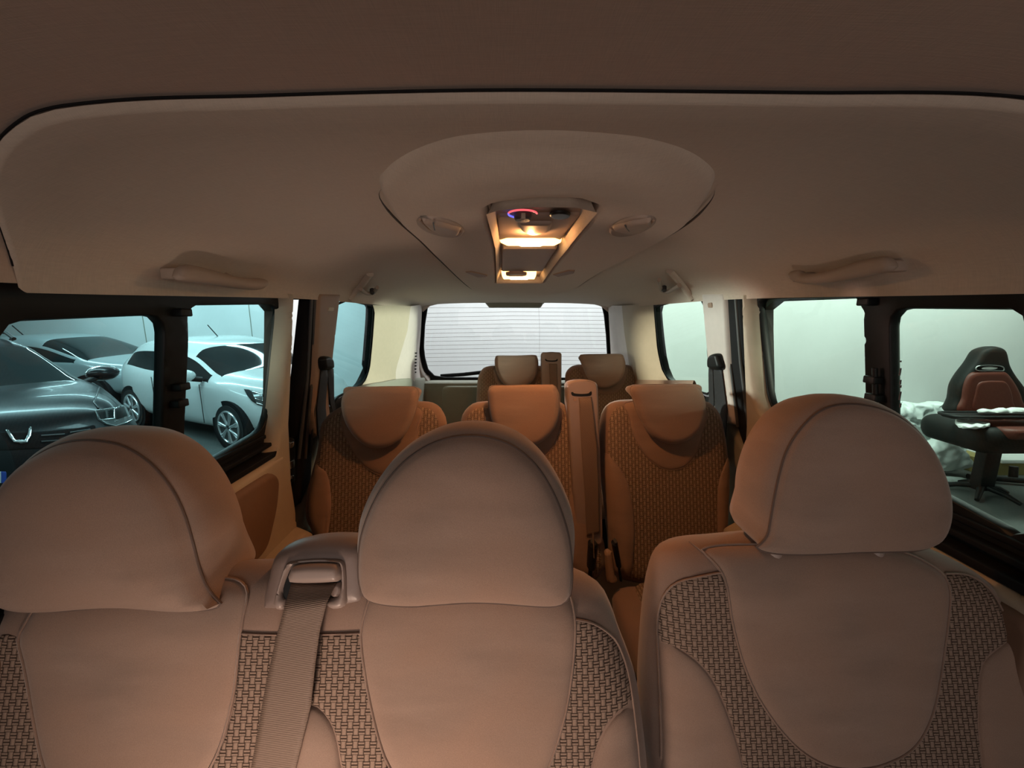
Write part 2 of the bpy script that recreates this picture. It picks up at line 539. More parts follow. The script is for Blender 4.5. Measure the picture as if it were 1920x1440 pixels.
# ---- headliner: main moulding with a rolled front edge, tucked under the front moulding
def front_edge(X):
    return smooth_interp(X, [-.70, -.62, -.558, -.50, -.467, -.42, -.28, -.04, .24, .4265, .50, .56, .62, .70],
                         [.56, .482, .439, .416, .410, .414, .430, .4265, .423, .397, .400, .428, .475, .55])
rows = []
ths = [math.sin(math.pi / 2 * i / 32) for i in range(-32, 33)]
for j in range(-4, 61):
    row = []
    for th in ths:
        Xn = th
        Y0 = front_edge(Xn * .684)
        if j < 0: Y = Y0 + .0022 * (j + 4); lift = .007 * (1 - (j + 4) / 4) ** 1.6
        else: Y = Y0 + .0088 + (2.80 - Y0 - .0088) * (j / 60); lift = 0
        X = Xn * wc(Y); row.append(Vector((X, Y, ceil_z(X, Y) + lift)))
    rows.append(row)
tag(sheet('ceiling', rows, 'headliner'), kind='structure')
rows = []
for j in range(0, 26):
    row = []
    for th in ths:
        Y = -.25 + (front_edge(th * .684) + .03 + .25) * (j / 25)
        X = th * wc(max(Y, 0)); row.append(Vector((X, Y, ceil_z(X, max(Y, 0)) + .012)))
    rows.append(row)
tag(sheet('ceiling_front', rows, 'headliner_front'), kind='structure')
groove = [Vector((th * .684, front_edge(th * .684) - .001, ceil_z(th * .684, front_edge(th * .684)) + .0085)) for th in ths[2:-2]]
tag(tube('groove_shade', cr(groove, False, 3), .0012, 'black_rubber'), kind='structure')  # dark tube standing in for the shade in the gap between the mouldings
# outer roof skin
rows = []
for j in range(13):
    Y = -.3 + 3.2 * j / 12
    rows.append([Vector((th * .80, Y, H + .30 - .24 * abs(th) ** 4 - .05 * max(0, Y - 2) )) for th in ths[::4]])
tag(sheet('roof', rows, 'bright_paint'), kind='structure')

# ---- side bodies with window openings, doors, windows, pillar trims
DROP = H - 1.32                                # van floor height
def side(s, n):
    L = s < 0
    if L:
        pane1 = [(-14, 1066), (-14, 640), (-8, 622), (8, 607), (22, 603), (270, 592), (285, 595), (295, 607), (297, 622), (292, 908)]
        pane2 = [(351, 573), (504, 571), (513, 575), (517, 584), (515, 600), (496, 773), (489, 797), (478, 810), (410, 850), (336, 893), (345, 640), (343, 586), (351, 585)]
        quarter = [(631, 570), (690, 572), (698, 577), (699, 588), (695, 640), (690, 692), (683, 710), (670, 724), (634, 743), (616, 756), (620, 662)]
        trim_hole = [(-30, 900), (-30, 566), (520, 568), (532, 575), (534, 592), (514, 780), (500, 812), (478, 826), (400, 872), (330, 912)]
        trim_r = (556, 562); 
    else:
        pane1 = [(1935, 1010), (1930, 640), (1932, 600), (1920, 581), (1705, 579), (1688, 584), (1680, 600), (1683, 870), (1760, 918)]
        pane2 = [(1428, 572), (1432, 562), (1440, 561), (1617, 559), (1618, 572), (1627, 574), (1633, 848), (1560, 812), (1500, 786), (1468, 773), (1455, 762), (1448, 735)]
        quarter = [(1229, 586), (1233, 575), (1245, 571), (1318, 563), (1330, 662), (1334, 735), (1300, 728), (1272, 719), (1255, 711), (1243, 690), (1236, 655)]
        trim_hole = [(1960, 1050), (1960, 545), (1424, 553), (1411, 562), (1409, 575), (1428, 745), (1440, 775), (1470, 792), (1600, 852), (1780, 940)]
        trim_r = (1386, 560)
    q = lambda pts, h=0.0: spx(s, pts, h)
    m = side_map(s)
    P1, P2, Q = roundpoly(q(pane1), .014, 3), roundpoly(q(pane2), .012, 3), q(quarter)
    P1 = [tuple(p) for p in P1]; P2 = [tuple(p) for p in P2]
    yb = q([(trim_r[0] - (3 if L else -3), 700)], .05)[0][0]
    # outer body of this side
    out = [(-.45, DROP - .25), (2.86, DROP - .25), (2.86, H + .16), (.2, H + .16), (-.45, ZS)]
    yA = q([pane1[0]])[0][0] if L else q([pane1[1]])[0][0]
    big = [(yA - .02, ZS - .03), (q([(514, 800)] if L else [(1432, 760)])[0][0] + .01, ZS - .03), (q([(517, 584)] if L else [(1429, 572)])[0][0] + .012, H + .03), (yA - .01, H + .03)]
    o = slab('wall_left' if L else 'wall_right', out, 'black_plastic', m, (.002, .001), (.03, .001), holes=[roundpoly(big, .04), offset_poly(cr(Q, True, 4), .016)] + ([q([(556, 562), (604, 562), (596, 822), (543, 822)])] if L else []), sp=.06, e0=-.012)
    tag(o, kind='structure')
    # sliding door
    d = struct_root('door_1' if L else 'door_2', (s * .79, (yA + yb) / 2, DROP))
    fr_out = [(yA - .10, ZS - .07), (big[1][0] + .02, ZS - .07), (big[2][0] + .025, H + .075), (yA - .10, H + .075)]
    slab('window_surround', fr_out, 'black_plastic', m, (.012, .004), (.010, .003), holes=[P1, P2], sp=.018, parent=d)
    # inner trim round the window: front edge, reveal and panel
    th = q(trim_hole, .03)
    th = [(y, z) for y, z in th if z > ZS + .02 and y > yA - .02]
    yr = max(p[0] for p in th) - .02
    th = [(yA - .06, ZS - .079), (yA - .06, H + .052)] + [(p[0], p[1] + (.03 if p[1] > H - .01 else 0)) for p in th if p[0] > yA + .1] + [(yr - .03, ZS - .05), (yr - .06, ZS - .079)]
    to = [(yA - .12, ZS - .20), (yb - .02, ZS - .20), (yb, ZS), (q([(trim_r[0], 570)], .05)[0][0], H + .06), (yA - .12, H + .06)]
    slab('window_trim', to, 'trim_beige', m, (.05, .022), None, holes=[roundpoly(th, .03)], sp=.014, parent=d, e0=.001)
    # black sill channel under the glass
    y0, y1 = yA - .08, q([(488, 826)] if L else [(1452, 790)])[0][0]
    for k, (hh, zz, wz) in enumerate(((.02, ZS - .012, .012), (.034, ZS - .036, .012), (.048, ZS - .062, .016))):
        box('sill_channel', (min(s * .79, s * (.79 - hh)), y0, zz - wz), (max(s * .79, s * (.79 - hh)), y1, zz), 'black_rubber', d, .003)
    # door panel below: a padded card with a recessed pocket and a ledge
    zt = ZS - .075
    po = [(yA - .12, DROP + .02), (yb - .03, DROP + .02), (yb - .02, zt - .2), (yb - .035, zt - .02), (yb - .05, zt), (yA - .12, zt)]
    slab('door_card', roundpoly(po, .02), 'trim_beige', m, (.055, .02), None, sp=.03, parent=d)
    pk = [(yA - .1, zt - .24), (yb - .21, zt - .24), (yb - .14, zt - .14), (yb - .115, zt - .06), (yb - .15, zt - .028), (yb - .25, zt - .025), (yA - .1, zt - .025)]
    slab('padded_insert', roundpoly(pk, .035), 'door_insert', m, (.018, .016), None, sp=.016, parent=d, e0=.052)
    lo = [(yA - .11, zt - .33), (yb - .035, zt - .33), (yb - .03, zt - .262), (yA - .11, zt - .262)]
    slab('armrest', roundpoly(lo, .015), 'trim_beige', m, (.065, .03), None, sp=.02, parent=d, e0=.05)
    slab('lower_pocket', roundpoly([(yA - .1, DROP + .1), (yb - .05, DROP + .1), (yb - .05, zt - .34), (yA - .1, zt - .34)], .04), 'trim_brown', m, (.03, .02), None, sp=.03, parent=d, e0=.05)
    # catches of the sliding pane
    for (px, py) in (((338, 725), (335, 756), (341, 586)) if L else ((1638, 712), (1640, 745), (1626, 566))):
        c = side3(s, px, py, .02)
        box('pane_catch', c - Vector((.012, .014, .008)), c + Vector((.012, .014, .008)), 'black_plastic', d, .003)
    if not L:
        tube('pane_latch_bar', [side3(s, 1640, 690, .024), side3(s, 1642, 762, .024)], .005, 'black_plastic', d)
    # glass
    wn = ('window_1', 'window_2', 'window_3') if L else ('window_4', 'window_5', 'window_6')
    gm = 'glass_left' if L else 'glass_right'
    for nm, pl in ((wn[0], P1), (wn[1], P2)):
        tag(slab(nm, offset_poly(pl, .006), gm, m, (0.0, 0.0), None, sp=.05, e0=-.002), kind='structure')
    qq = cr(Q, True, 4)
    w = tag(slab(wn[2], offset_poly(qq, .008), gm, m, (0.0, 0.0), None, sp=.05, e0=-.002), kind='structure')
    rim = [m(a, b, .004) for a, b in qq]
    tube('gasket', rim, .005, 'black_rubber', w, closed=True)
    if not L:                                   # the small printed mark up the edge of the sliding pane
        bm = bmesh.new()
        for py, ln in ((676, 3), (690, 14), (712, 9), (722, 5), (734, 16), (756, 8)):
            a, b = side_hit(s, 1688.5, py), side_hit(s, 1688.5, py + ln)
            c = side_hit(s, 1690.5, py)
            box_bm(bm, (s * hw(a[1]) - .0015, c[0], b[1]), (s * hw(a[1]) + .0005, a[0], a[1]))
        link_bm('printed_mark', bm, 'dark_grey', [o for o in COL.objects if o.name == wn[0]][0], 0)
    # pillar behind the door: seal, bright body edge, belt pillar trim
    def strip(name, px, mat, T, R=.012, par=None, h=.0, sp=.02):
        return slab(name, roundpoly(q(px, h + T), .004), mat, m, (T, R), (.012, .001), sp=sp, parent=par, e0=h)
    if L:
        lt = tag(strip('trim_1', [(541, 826), (556, 818), (556, 905), (546, 915)], 'black_plastic', .02, .008), kind='structure')
        strip('latch_plate', [(544, 866), (553, 860), (554, 876), (546, 880)], 'chrome', .006, .003, lt, .02, .004)
        strip('latch_plate', [(547, 892), (552, 890), (553, 897), (548, 899)], 'chrome', .006, .003, lt, .02, .004)
        strip('latch_plate', [(545, 830), (553, 826), (554, 836), (547, 842)], 'chrome', .006, .003, lt, .02, .004)
        t = tag(strip('trim_2', [(586, 540), (606, 540), (604, 700), (587, 900), (562, 960), (564, 850)], 'black_rubber', .03, .02), kind='structure')
        for a, b in (((584, 560), (560, 860)), ((590, 560), (572, 860)), ((596, 560), (582, 850))):
            tube('seal_lip', [side3(s, *a, .03), side3(s, (a[0] + b[0]) / 2 + 4, (a[1] + b[1]) / 2, .03), side3(s, *b, .03)], .006, 'dark_grey', t)
        tp = tag(strip('trim_3', [(597, 545), (642, 545), (628, 665), (624, 800), (588, 830), (590, 700)], 'trim_brown', .045, .02), kind='structure')
        strip('lower_panel', [(597, 800), (690, 740), (700, 1000), (560, 1000)], 'panel_grey', .03, .02, tp)
        bx = strip('screw_cover', [(617, 576), (627, 576), (626, 584), (616, 584)], 'trim_beige', .003, .001, tp, .045, .004)
    else:
        t = tag(strip('trim_4', [(1354, 540), (1388, 540), (1396, 700), (1414, 840), (1404, 880), (1378, 800), (1366, 680)], 'black_rubber', .03, .02), kind='structure')
        for a, b in (((1362, 560), (1384, 800)), ((1380, 560), (1404, 800))):
            tube('seal_lip', [side3(s, *a, .03), side3(s, (a[0] + b[0]) / 2 - 3, (a[1] + b[1]) / 2, .03), side3(s, *b, .03)], .006, 'dark_grey', t)
        tp = tag(strip('trim_5', [(1311, 545), (1357, 545), (1366, 690), (1378, 800), (1350, 795), (1328, 735), (1322, 660)], 'trim_light', .045, .02), kind='structure')
        strip('lower_panel', [(1250, 735), (1350, 770), (1420, 880), (1420, 1000), (1260, 1000)], 'panel_grey', .03, .02, tp)
        strip('screw_cover', [(1326, 568), (1334, 567), (1335, 577), (1327, 577)], 'trim_brown', .003, .001, tp, .045, .004)
    # D pillar: soft trim from the quarter window round to the tailgate
    if L:
        A = [(699, 572), (703, 584), (699, 640), (694, 690), (687, 712), (674, 728), (640, 748)]
        B = [(770, 574), (764, 620), (752, 660), (743, 690), (742, 700), (742, 712), (742, 724)]
        Cc = [(784, 572), (779, 620), (776, 660), (775, 690), (776, 700), (777, 712), (777, 722)]
        D = [(792, 570), (789, 620), (786, 660), (786, 690), (788, 705), (790, 712), (790, 720)]
    else:
        A = [(1225, 570), (1226, 586), (1232, 655), (1240, 692), (1253, 715), (1272, 724), (1310, 733)]
        B = [(1166, 573), (1170, 620), (1176, 660), (1180, 690), (1182, 700), (1186, 716), (1190, 726)]
        Cc = [(1150, 573), (1157, 620), (1160, 660), (1162, 690), (1164, 700), (1166, 716), (1168, 724)]
        D = [(1140, 571), (1143, 620), (1145, 660), (1146, 690), (1147, 700), (1148, 714), (1149, 722)]
    cA = [side3(s, x, y, .015) for x, y in A]
    cB = [at_y(x, y, 2.42) for x, y in B]; cC = [at_y(x, y, 2.62) for x, y in Cc]; cD = [at_y(x, y, 2.80) for x, y in D]
    tp = struct_root('trim_6' if L else 'trim_7', cA[3])
    ruled('pillar_panel', [cA, [a.lerp(b, .5) + Vector((-s * .012, 0, 0)) for a, b in zip(cA, cB)], cB], 'trim_beige', tp)
    ruled('pillar_edge', [cB, cC], 'trim_light', tp, m=3)
    ruled('tailgate_seal_panel', [cC, cD], 'trim_light', tp, m=3)
    # shelf and lower quarter panel beneath the pillar
    low = [p - Vector((0, 0, .75)) for p in (cA[-1], cB[-1], cD[-1])]
    ruled('quarter_panel', [[cA[-1], cB[-1], cD[-1]], [p + Vector((-s * .03, 0, -.012)) for p in (cA[-1], cB[-1], cD[-1])], low], 'panel_grey' if L else 'trim_brown', tp)
    if L:
        bm = bmesh.new()
        for k in range(7):
            p = at_y(779.5 - k * .2, 662 + k * 6, 2.66)
            box_bm(bm, p - Vector((.008, .006, .004)), p + Vector((.008, .006, .004)))
        link_bm('vent_slots', bm, 'black_plastic', tp, 0)
side(-1, 0); side(1, 1)

# ---- tailgate with heated window
TY = 2.85
tm = lambda u, v, h: Vector((u, TY - h + .06 * (v - (H - .3)) * 0, v))
tpx = lambda pts: [(lambda p: (p.x, p.z))(at_y(x, y, TY)) for x, y in pts]
wl = tpx([(803, 572), (812, 567), (830, 566), (908, 566), (913, 570), (917, 576), (1013, 576), (1018, 570), (1024, 566), (1100, 566), (1119, 568), (1128, 574), (1132, 590), (1136, 627), (1138, 664), (1137, 690), (1131, 702), (1118, 708), (836, 707), (815, 704), (803, 692), (797, 670), (795, 650), (797, 610)])
tg = struct_root('door_3', (0, TY, DROP))
edge = [(-.70, DROP), (.70, DROP), (.70, H + .12), (-.70, H + .12)]
gl_out = offset_poly(cr(wl, True, 2), .03)
slab('tailgate_frame', edge, 'trim_light', tm, (.035, .02), (.02, .004), holes=[gl_out], sp=.03, parent=tg)
slab('window_seal', offset_poly(cr(wl, True, 2), .034), 'black_rubber', tm, (.012, .004), (.012, .004), holes=[wl], sp=.02, parent=tg)
low = tpx([(790, 712), (1148, 712), (1148, 980), (790, 980)])
slab('tailgate_card', roundpoly(low, .02), 'panel_grey', tm, (.05, .02), None, sp=.04, parent=tg, e0=.02)
slab('tailgate_card_pad', roundpoly(tpx([(832, 720), (1120, 720), (1120, 900), (832, 900)]), .03), 'panel_grey', tm, (.015, .012), None, sp=.03, parent=tg, e0=.068)
w = tag(slab('window_7', offset_poly(wl, .01), 'glass_rear', tm, (0.0, 0.0), None, sp=.1), kind='structure')
for k in range(16):
    y = 577 + k * 7.55
    xl, xr = (800 if k < 4 else 798), (1133 if k < 4 else 1136)
    if y > 690: break
    tube('heating_wire', [at_y(xl, y + (3 if k else 0), TY - .002), at_y(960, y, TY - .002), at_y(xr, y + 1, TY - .002)], .0011, 'heat_line', w, seg=5)
tube('feed_wire', [at_y(1010, 577, TY - .003), at_y(1012, 620, TY - .003), at_y(1011, 660, TY - .003), at_y(1014, 690, TY - .003)], .0006, 'heat_line', w, seg=5)
# header moulding above the window
hd = tag(ruled('trim_8', [[at_y(x, y, 2.76) for x, y in ((786, 574), (800, 566), (830, 560), (960, 557), (1100, 560), (1130, 566), (1146, 574))],
     [at_y(x, y, 2.80) for x, y in ((789, 577), (803, 569), (832, 564), (960, 562), (1100, 564), (1128, 569), (1143, 577))],
     [at_y(x, y, 2.81) for x, y in ((793, 585), (806, 574), (834, 567), (960, 566), (1098, 567), (1126, 574), (1140, 585))]], 'trim_light', None, 40, 4, smooth=60), kind='structure')
hp = slab('handle_recess', roundpoly(tpx([(905, 562), (1022, 562), (1014, 577), (917, 577)]), .008), 'panel_grey', tm, (.03, .006), (.0, .0), sp=.012, parent=tg)
wp = thing('window_wiper', at_y(870, 702, 2.90), 'black rear wiper lying along the bottom edge of the rear window', 'wiper')
tube('wiper_blade', [at_y(826, 705, 2.895), at_y(870, 702, 2.895), at_y(905, 698, 2.895)], .009, 'black_rubber', wp, squash=1.5)
tube('wiper_arm', [at_y(872, 700, 2.91), at_y(910, 698, 2.915), at_y(965, 712, 2.91)], .008, 'black_plastic', wp)

# ---- floor, sill steps
fl = tag(box('floor', (-.79, -.4, DROP - .05), (.79, 2.85, DROP), 'carpet', None, 0), kind='structure')

# ---- ceiling air panel with its console
pad_px = [(712, 345), (722, 318), (760, 288), (830, 258), (920, 245), (1025, 241), (1130, 246), (1220, 257), (1290, 280), (1332, 310), (1341, 332),
          (1325, 362), (1290, 398), (1240, 432), (1180, 466), (1120, 502), (1076, 533), (1040, 544), (975, 549), (925, 545), (890, 536), (862, 514), (820, 470), (785, 432), (745, 392)]
pad = cr(cpx(pad_px), True, 4)
PT = .034
con_px = [(916, 404), (945, 397), (1010, 392), (1080, 393), (1116, 401), (1100, 424), (1060, 467), (1017, 529), (932, 530), (936, 500), (928, 468), (917, 462)]
con = cpx([(914, 405), (935, 398), (1010, 392), (1080, 393), (1118, 402), (1062, 470), (1016, 532), (932, 532), (930, 468)], PT)
ap = thing('ceiling_air_panel', ceil_map(*ceil_hit(1000, 400), 0), 'large beige cloth-covered air panel with two lit lamps in the middle of the ceiling', 'ceiling panel')
def pad_front(u, v, d):
    k = max(0.0, min(1.0, (v - .52) / .32))
    x = min(1.0, d / .085); soft = PT * (.16 * min(1, d / .012) + .84 * x * x * (3 - 2 * x))
    return float(prof(d, PT, .014)) * k + soft * (1 - k)
pad_front.R = .04
slab('panel_pad', pad, 'headliner', ceil_map, pad_front, None, holes=[con], sp=.014, parent=ap, e0=-.002)
cn_base = .006
slab('console_base', offset_poly(con, .006), 'console_plastic', ceil_map, (0., 0.), None, sp=.02, parent=ap, e0=cn_base)
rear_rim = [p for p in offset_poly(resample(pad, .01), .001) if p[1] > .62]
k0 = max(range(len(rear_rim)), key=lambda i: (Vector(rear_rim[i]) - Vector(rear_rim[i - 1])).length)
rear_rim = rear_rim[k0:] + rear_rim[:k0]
tube('pad_edge_shade', [ceil_map(p[0], p[1], PT * .62) for p in rear_rim], [.0022 * min(1.0, (min(i, len(rear_rim) - 1 - i) + .5) / 14) for i in range(len(rear_rim))], 'dark_brown', ap, seg=6)  # dark tube drawn in for the line of shade along the pad edge
# walls of the console recess, covered in the same cloth
bm = bmesh.new(); cc = resample(con, .012)
ring = []
for hgt, off in ((PT - .0025, .002), (PT - .004, -.001), (.02, -.006), (cn_base, -.012)):
    ring.append([bm.verts.new(ceil_map(p[0], p[1], hgt)) for p in offset_poly(cc, off)])
for a, b in zip(ring, ring[1:]):
    for i in range(len(a)):
        j = (i + 1) % len(a); bm.faces.new((a[i], a[j], b[j], b[i]))
link_bm('recess_wall', bm, 'headliner', ap, 40)
# console faces
def cplate(name, px, mat, h0, T, R, par, r=.004, sp=.008):
    return slab(name, roundpoly(cpx(px, h0), r), mat, ceil_map, (T, R), None, sp=sp, parent=par, e0=h0)
fcp = cplate('control_face', [(932, 400), (1090, 397), (1052, 446), (934, 446)], 'console_plastic', cn_base, .006, .004, ap)
cplate('hatch', [(940, 458), (1046, 458), (1018, 503), (940, 503)], 'console_plastic', cn_base, .012, .005, ap)
cplate('grip_bowl', [(972, 414), (1037, 414), (1030, 430), (1012, 436), (995, 436), (978, 430)], 'console_plastic', cn_base + .006, .008, .01, ap, .012, .004)
l1 = cplate('lamp_lens', [(936, 446), (950, 441.5), (1040, 441.5), (1054, 446), (1040, 453), (950, 453)], 'lamp_glow_soft', cn_base, .012, .004, ap, .004, .005)
cplate('lamp_bulb', [(966, 447), (975, 443), (1015, 443), (1024, 447), (1015, 452), (975, 452)], 'lamp_glow', cn_base, .0145, .003, l1, .003, .004)
lens_out = lambda px: roundpoly(cpx(px, .028), .003)
l2 = slab('lamp_lens', lens_out([(940, 518), (1006, 518), (1003, 523.5), (943, 523.5)]), 'lamp_glow_soft', ceil_map, (.022, .004), None, sp=.006, parent=ap, e0=.007)
slab('lamp_bulb', lens_out([(955, 519), (992, 519), (990, 523), (957, 523)]), 'lamp_glow', ceil_map, (.003, .002), None, sp=.005, parent=l2, e0=.028)
def ell(px, py, rx, ry, n=20): return [(px + rx * math.cos(2 * math.pi * k / n), py + ry * math.sin(2 * math.pi * k / n)) for k in range(n)]
cplate('button_recess', ell(1050, 400, 20, 6.5), 'black_plastic', cn_base + .006, .006, .004, ap, 0, .004)
kn = cplate('temperature_knob', ell(980, 401, 17, 5), 'dark_grey', cn_base + .006, .012, .004, ap, 0, .004)
c = ceil_map(*ceil_hit(981, 404, .022), .024)
box('knob_grip', c - Vector((.004, .012, .006)), c + Vector((.004, .012, .004)), 'console_plastic', kn, .001)
def ring_arc(nm, a0, a1, mat):
    pts = []
    for k in range(13):
        a = math.radians(a0 + (a1 - a0) * k / 12)
        x, y = ceil_hit(980 + 27 * math.cos(a), 401 - 7.5 * math.sin(a), .014); pts.append(ceil_map(x, y, .014))
    tube(nm, pts, .0018, mat, kn, seg=6)
ring_arc('warm_ring', 5, 165, 'red_light'); ring_arc('cold_ring', 170, 265, 'blue_light')
cplate('speaker_slot', ell(968, 511, 20, 3), 'trim_brown', cn_base + .012, .010, .002, ap, 0, .004)
# swivel air vents and small grilles in the pad
def vent(px, py, ang, flip):
    c = math.cos(math.radians(ang)); s_ = math.sin(math.radians(ang))
    tr = lambda pts: [(px + x * c - y * s_, py + x * s_ + y * c) for x, y in pts]
    v = cplate('air_vent', tr(ell(0, 0, 46, 16)), 'console_plastic', PT - .003, .006, .006, ap, 0, .006)
    half = [(-36, -4), (-20, 6), (0, 12), (20, 11), (36, 4)]
    cplate('vent_flap', tr([(-38, -7)] + half + [(38, -5), (0, -9)]), 'console_plastic', PT + .002, .009, .008, v, .006, .005)
    pts = tr([(-40, -3), (-22, 9), (0, 14), (22, 12), (40, 2)])
    tube('vent_rim', cr([ceil_map(*ceil_hit(x, y, PT + .004), PT + .004) for x, y in pts], False, 4), .0022, 'trim_brown', v)
    tube('flap_slot', [ceil_map(*ceil_hit(x, y, PT + .01), PT + .01) for x, y in tr([(-14, -2), (-12, 4), (-9, 10)])], .0016, 'dark_grey', v)
vent(826, 423, 12, 1); vent(1186, 421, -14, -1)
cplate('small_grille', [(872, 509), (884, 508), (914, 515), (913, 518), (895, 519)], 'trim_brown', PT - .002, .004, .004, ap, .004, .005)
cplate('small_grille', [(1036, 514), (1066, 506), (1078, 506), (1076, 511), (1046, 518)], 'trim_brown', PT - .002, .004, .004, ap, .004, .005)

# ---- grab handles and coat hooks on the roof rail
def handle(s, px_bar, label, hook=False):
    X = s * .628
    f = lambda pts: [(lambda p: (p.y, p.z))(at_x(x, y, X)) for x, y in pts]
    mp = lambda u, v, h: Vector((X - s * h, u, v))
    b = f(px_bar)
    cy = sum(p[0] for p in b) / len(b); cz = sum(p[1] for p in b) / len(b)
    t = thing('grab_handle', (X, cy, cz), label, 'grab handle', 'grab handles along the roof sides')
    slab('grip', cr(b, True, 4), 'console_plastic', mp, (.014, .012), (.014, .012), sp=.006, parent=t)
    y0 = min(p[0] for p in b); y1 = max(p[0] for p in b)
    for yy in (y0 + .03, y1 - .015):
        zz = np.mean([p[1] for p in b if abs(p[0] - yy) < .09])
        zt = ceil_z(s * .69, yy)
        box('mount', (min(X, s * .67), yy - .014, zz - .01), (max(X, s * .67), yy + .014, zz + .01), 'console_plastic', t, .004)
    return t
handle(-1, [(331, 512), (336, 501), (352, 496), (390, 505), (420, 513), (424, 511), (430, 516), (460, 521), (488, 522), (497, 527), (494, 538), (480, 544), (440, 541), (380, 532), (340, 527), (330, 522)], 'wide beige grab handle under the roof edge above the left sliding window')
handle(1, [(1486, 509), (1502, 507), (1508, 513), (1540, 511), (1580, 500), (1625, 486), (1660, 481), (1671, 485), (1678, 498), (1670, 508), (1630, 518), (1580, 528), (1540, 533), (1505, 532), (1486, 524)], 'curved beige grab handle under the roof edge above the right sliding window')
def hook(s, px, label):
    pts = [ceil_hit(*p, .004) for p in px['rib']]
    t = thing('coat_hook', ceil_map(*pts[0], .0), label, 'coat hook', 'coat hooks at the rear of the roof')
    tube('rib', [ceil_map(x, y, .004) for x, y in pts], .014, 'headliner', t, squash=.7)
    q = [ceil_map(*ceil_hit(*p, .02), .022) for p in px['hook']]
    tube('hook_bar', cr(q, False, 4), .008, 'console_plastic', t)
    c = ceil_map(*ceil_hit(*px['hole'], .012), .016)
    tube('hook_hole', [c, c + Vector((0, -.014, -.012))], [.014, .008], 'dark_grey', t)
hook(-1, dict(rib=[(694, 514), (680, 532), (662, 553), (656, 562)], hook=[(676, 541), (688, 549), (700, 548), (707, 538)], hole=(699, 543)), 'small beige coat hook above the left rear quarter window')
hook(1, dict(rib=[(1256, 508), (1274, 528), (1292, 552), (1298, 562)], hook=[(1236, 524), (1240, 542), (1252, 546), (1274, 534)], hole=(1244, 538)), 'small beige coat hook above the right rear quarter window')

# ---- seat belts hanging on the rear door pillars
def pillar_belt(s, an, l1, l2, label):
    p = side3(s, *an, .06)
    t = thing('seat_belt', p, label, 'seat belt', 'black seat belts on the rear pillars')
    body = [side_hit(s, x, y, .06) for x, y in ([(604, 675), (609, 668), (620, 669), (624, 678), (623, 692), (612, 694), (606, 692)] if s < 0 else [(1328, 674), (1332, 665), (1344, 663), (1349, 675), (1352, 690), (1345, 694), (1330, 691)])]
    slab('belt_anchor', cr(body, True, 4), 'black_plastic', side_map(s), (.02, .014), (.014, .01), sp=.006, parent=t, e0=.05)
    for l in (l1, l2):
        poly = [side_hit(s, x, y, .055) for x, y in l]
        slab('strap', poly, 'webbing_black', side_map(s), (.0015, .001), (.0015, .001), sp=.03, parent=t, e0=.05)
pillar_belt(-1, (613, 682), [(605, 690), (618, 694), (616, 800), (602, 860)], [(616, 692), (628, 690), (636, 790), (634, 860), (624, 860), (628, 780)], 'black seat belt hanging on the left pillar beside the quarter window')
pillar_belt(1, (1340, 680), [(1326, 690), (1334, 690), (1331, 800), (1320, 800)], [(1335, 692), (1350, 690), (1360, 790), (1356, 860), (1343, 860), (1338, 770)], 'black seat belt hanging on the right pillar beside the quarter window')
# ================================================================== SEATS
def shell_base(outline, T, R, extra=None):
    """Front height of a padded backrest at any point of its plane, looked up on a grid."""
    P = [(p[0], p[1]) for p in resample(outline, .012)]
    def vec(q):
        q = np.asarray(q, float); ins = np_inside(q, P)
        return prof(np.where(ins, np_dist(q, [P]), 0.0), T, R)
    f = lambda u, v: float(vec([(u, v)])[0])
    f.vec = vec
    return f
PUFF = [(.003, -.002), (.009, -.008), (.014, -.02), (.0165, -.04), (.0165, -.06), (.013, -.085), (-.004, -.105), (-.02, -.115)]
def upw(p, vlow):                                # the padding swells at the top and sides, not underneath
    t = max(0.0, min(1.0, (p.y - vlow - .004) / .11)); return t * t * (3 - 2 * t)

def headrest_front(seat, pl, px, n=4, T=.022, R=.055, rings=PUFF, posts=()):
    o = cr(pl.px(px), True, n)
    h = puff('headrest', o, 'velour', pl.map, (T, R), rings, .008, seat, upw)
    seam = [pl.map(p[0], p[1], .0) for p in resample(o, .008)]
    tube('headrest_piping', seam, .0019, 'seam_dark', h, closed=True, seg=6)
    for px_, py_ in posts:
        u, v = pl.uv(px_, py_, -.05)
        a = pl.map(u, v + .03, -.05); b = pl.map(u, v - .05, -.05)
        tube('headrest_post', [a, b], .007, 'chrome', h)
        tube('post_guide', [pl.map(u, v + .004, -.045), pl.map(u, v - .03, -.045)], [.012, .010], 'tower_light', h, seg=14)
    return h
def piping(par, base, pl, uvs, closed=False, r=.0018, h=.0035, mat='velour_side', name='seam_piping'):
    q = resample(uvs, .01, closed); pts = [pl.map(p[0], p[1], b + h) for p, b in zip(q, base.vec([(p[0], p[1]) for p in q]))]
    return tube(name, pts, r, mat, par, closed=closed, seg=6)
def patch(par, name, base, pl, uvs, mat, T=.004, R=.010, sp=.011, e0=-.001):
    return slab(name, uvs, mat, pl.map, (T, R), None, sp=sp, base=base, e0=e0, parent=par)
def cushion(par, x0, x1, y0, y1, ztop, mat='velour_side', thick=.13):
    mp = lambda u, v, h: Vector((u, v, ztop - .05 + h + .03 * (1 - (v - y0) / (y1 - y0)) ))
    c = slab('seat_cushion', rrect(x0, y0, x1, y1, .06), mat, mp, (.05, .07), (thick - .05, .03), sp=.03, parent=par)
    w = .16
    slab('woven_panel', rrect(x0 + .07, y0 + .08, x1 - .07, y1 - .02, .05), 'weave_fine', mp, (.004, .01), None, sp=.03, parent=par, e0=.049)
    box('seat_base', (x0 + .05, y0 + .06, DROP), (x1 - .05, y1 - .02, ztop - .13), 'black_plastic', par, .02)
    return c

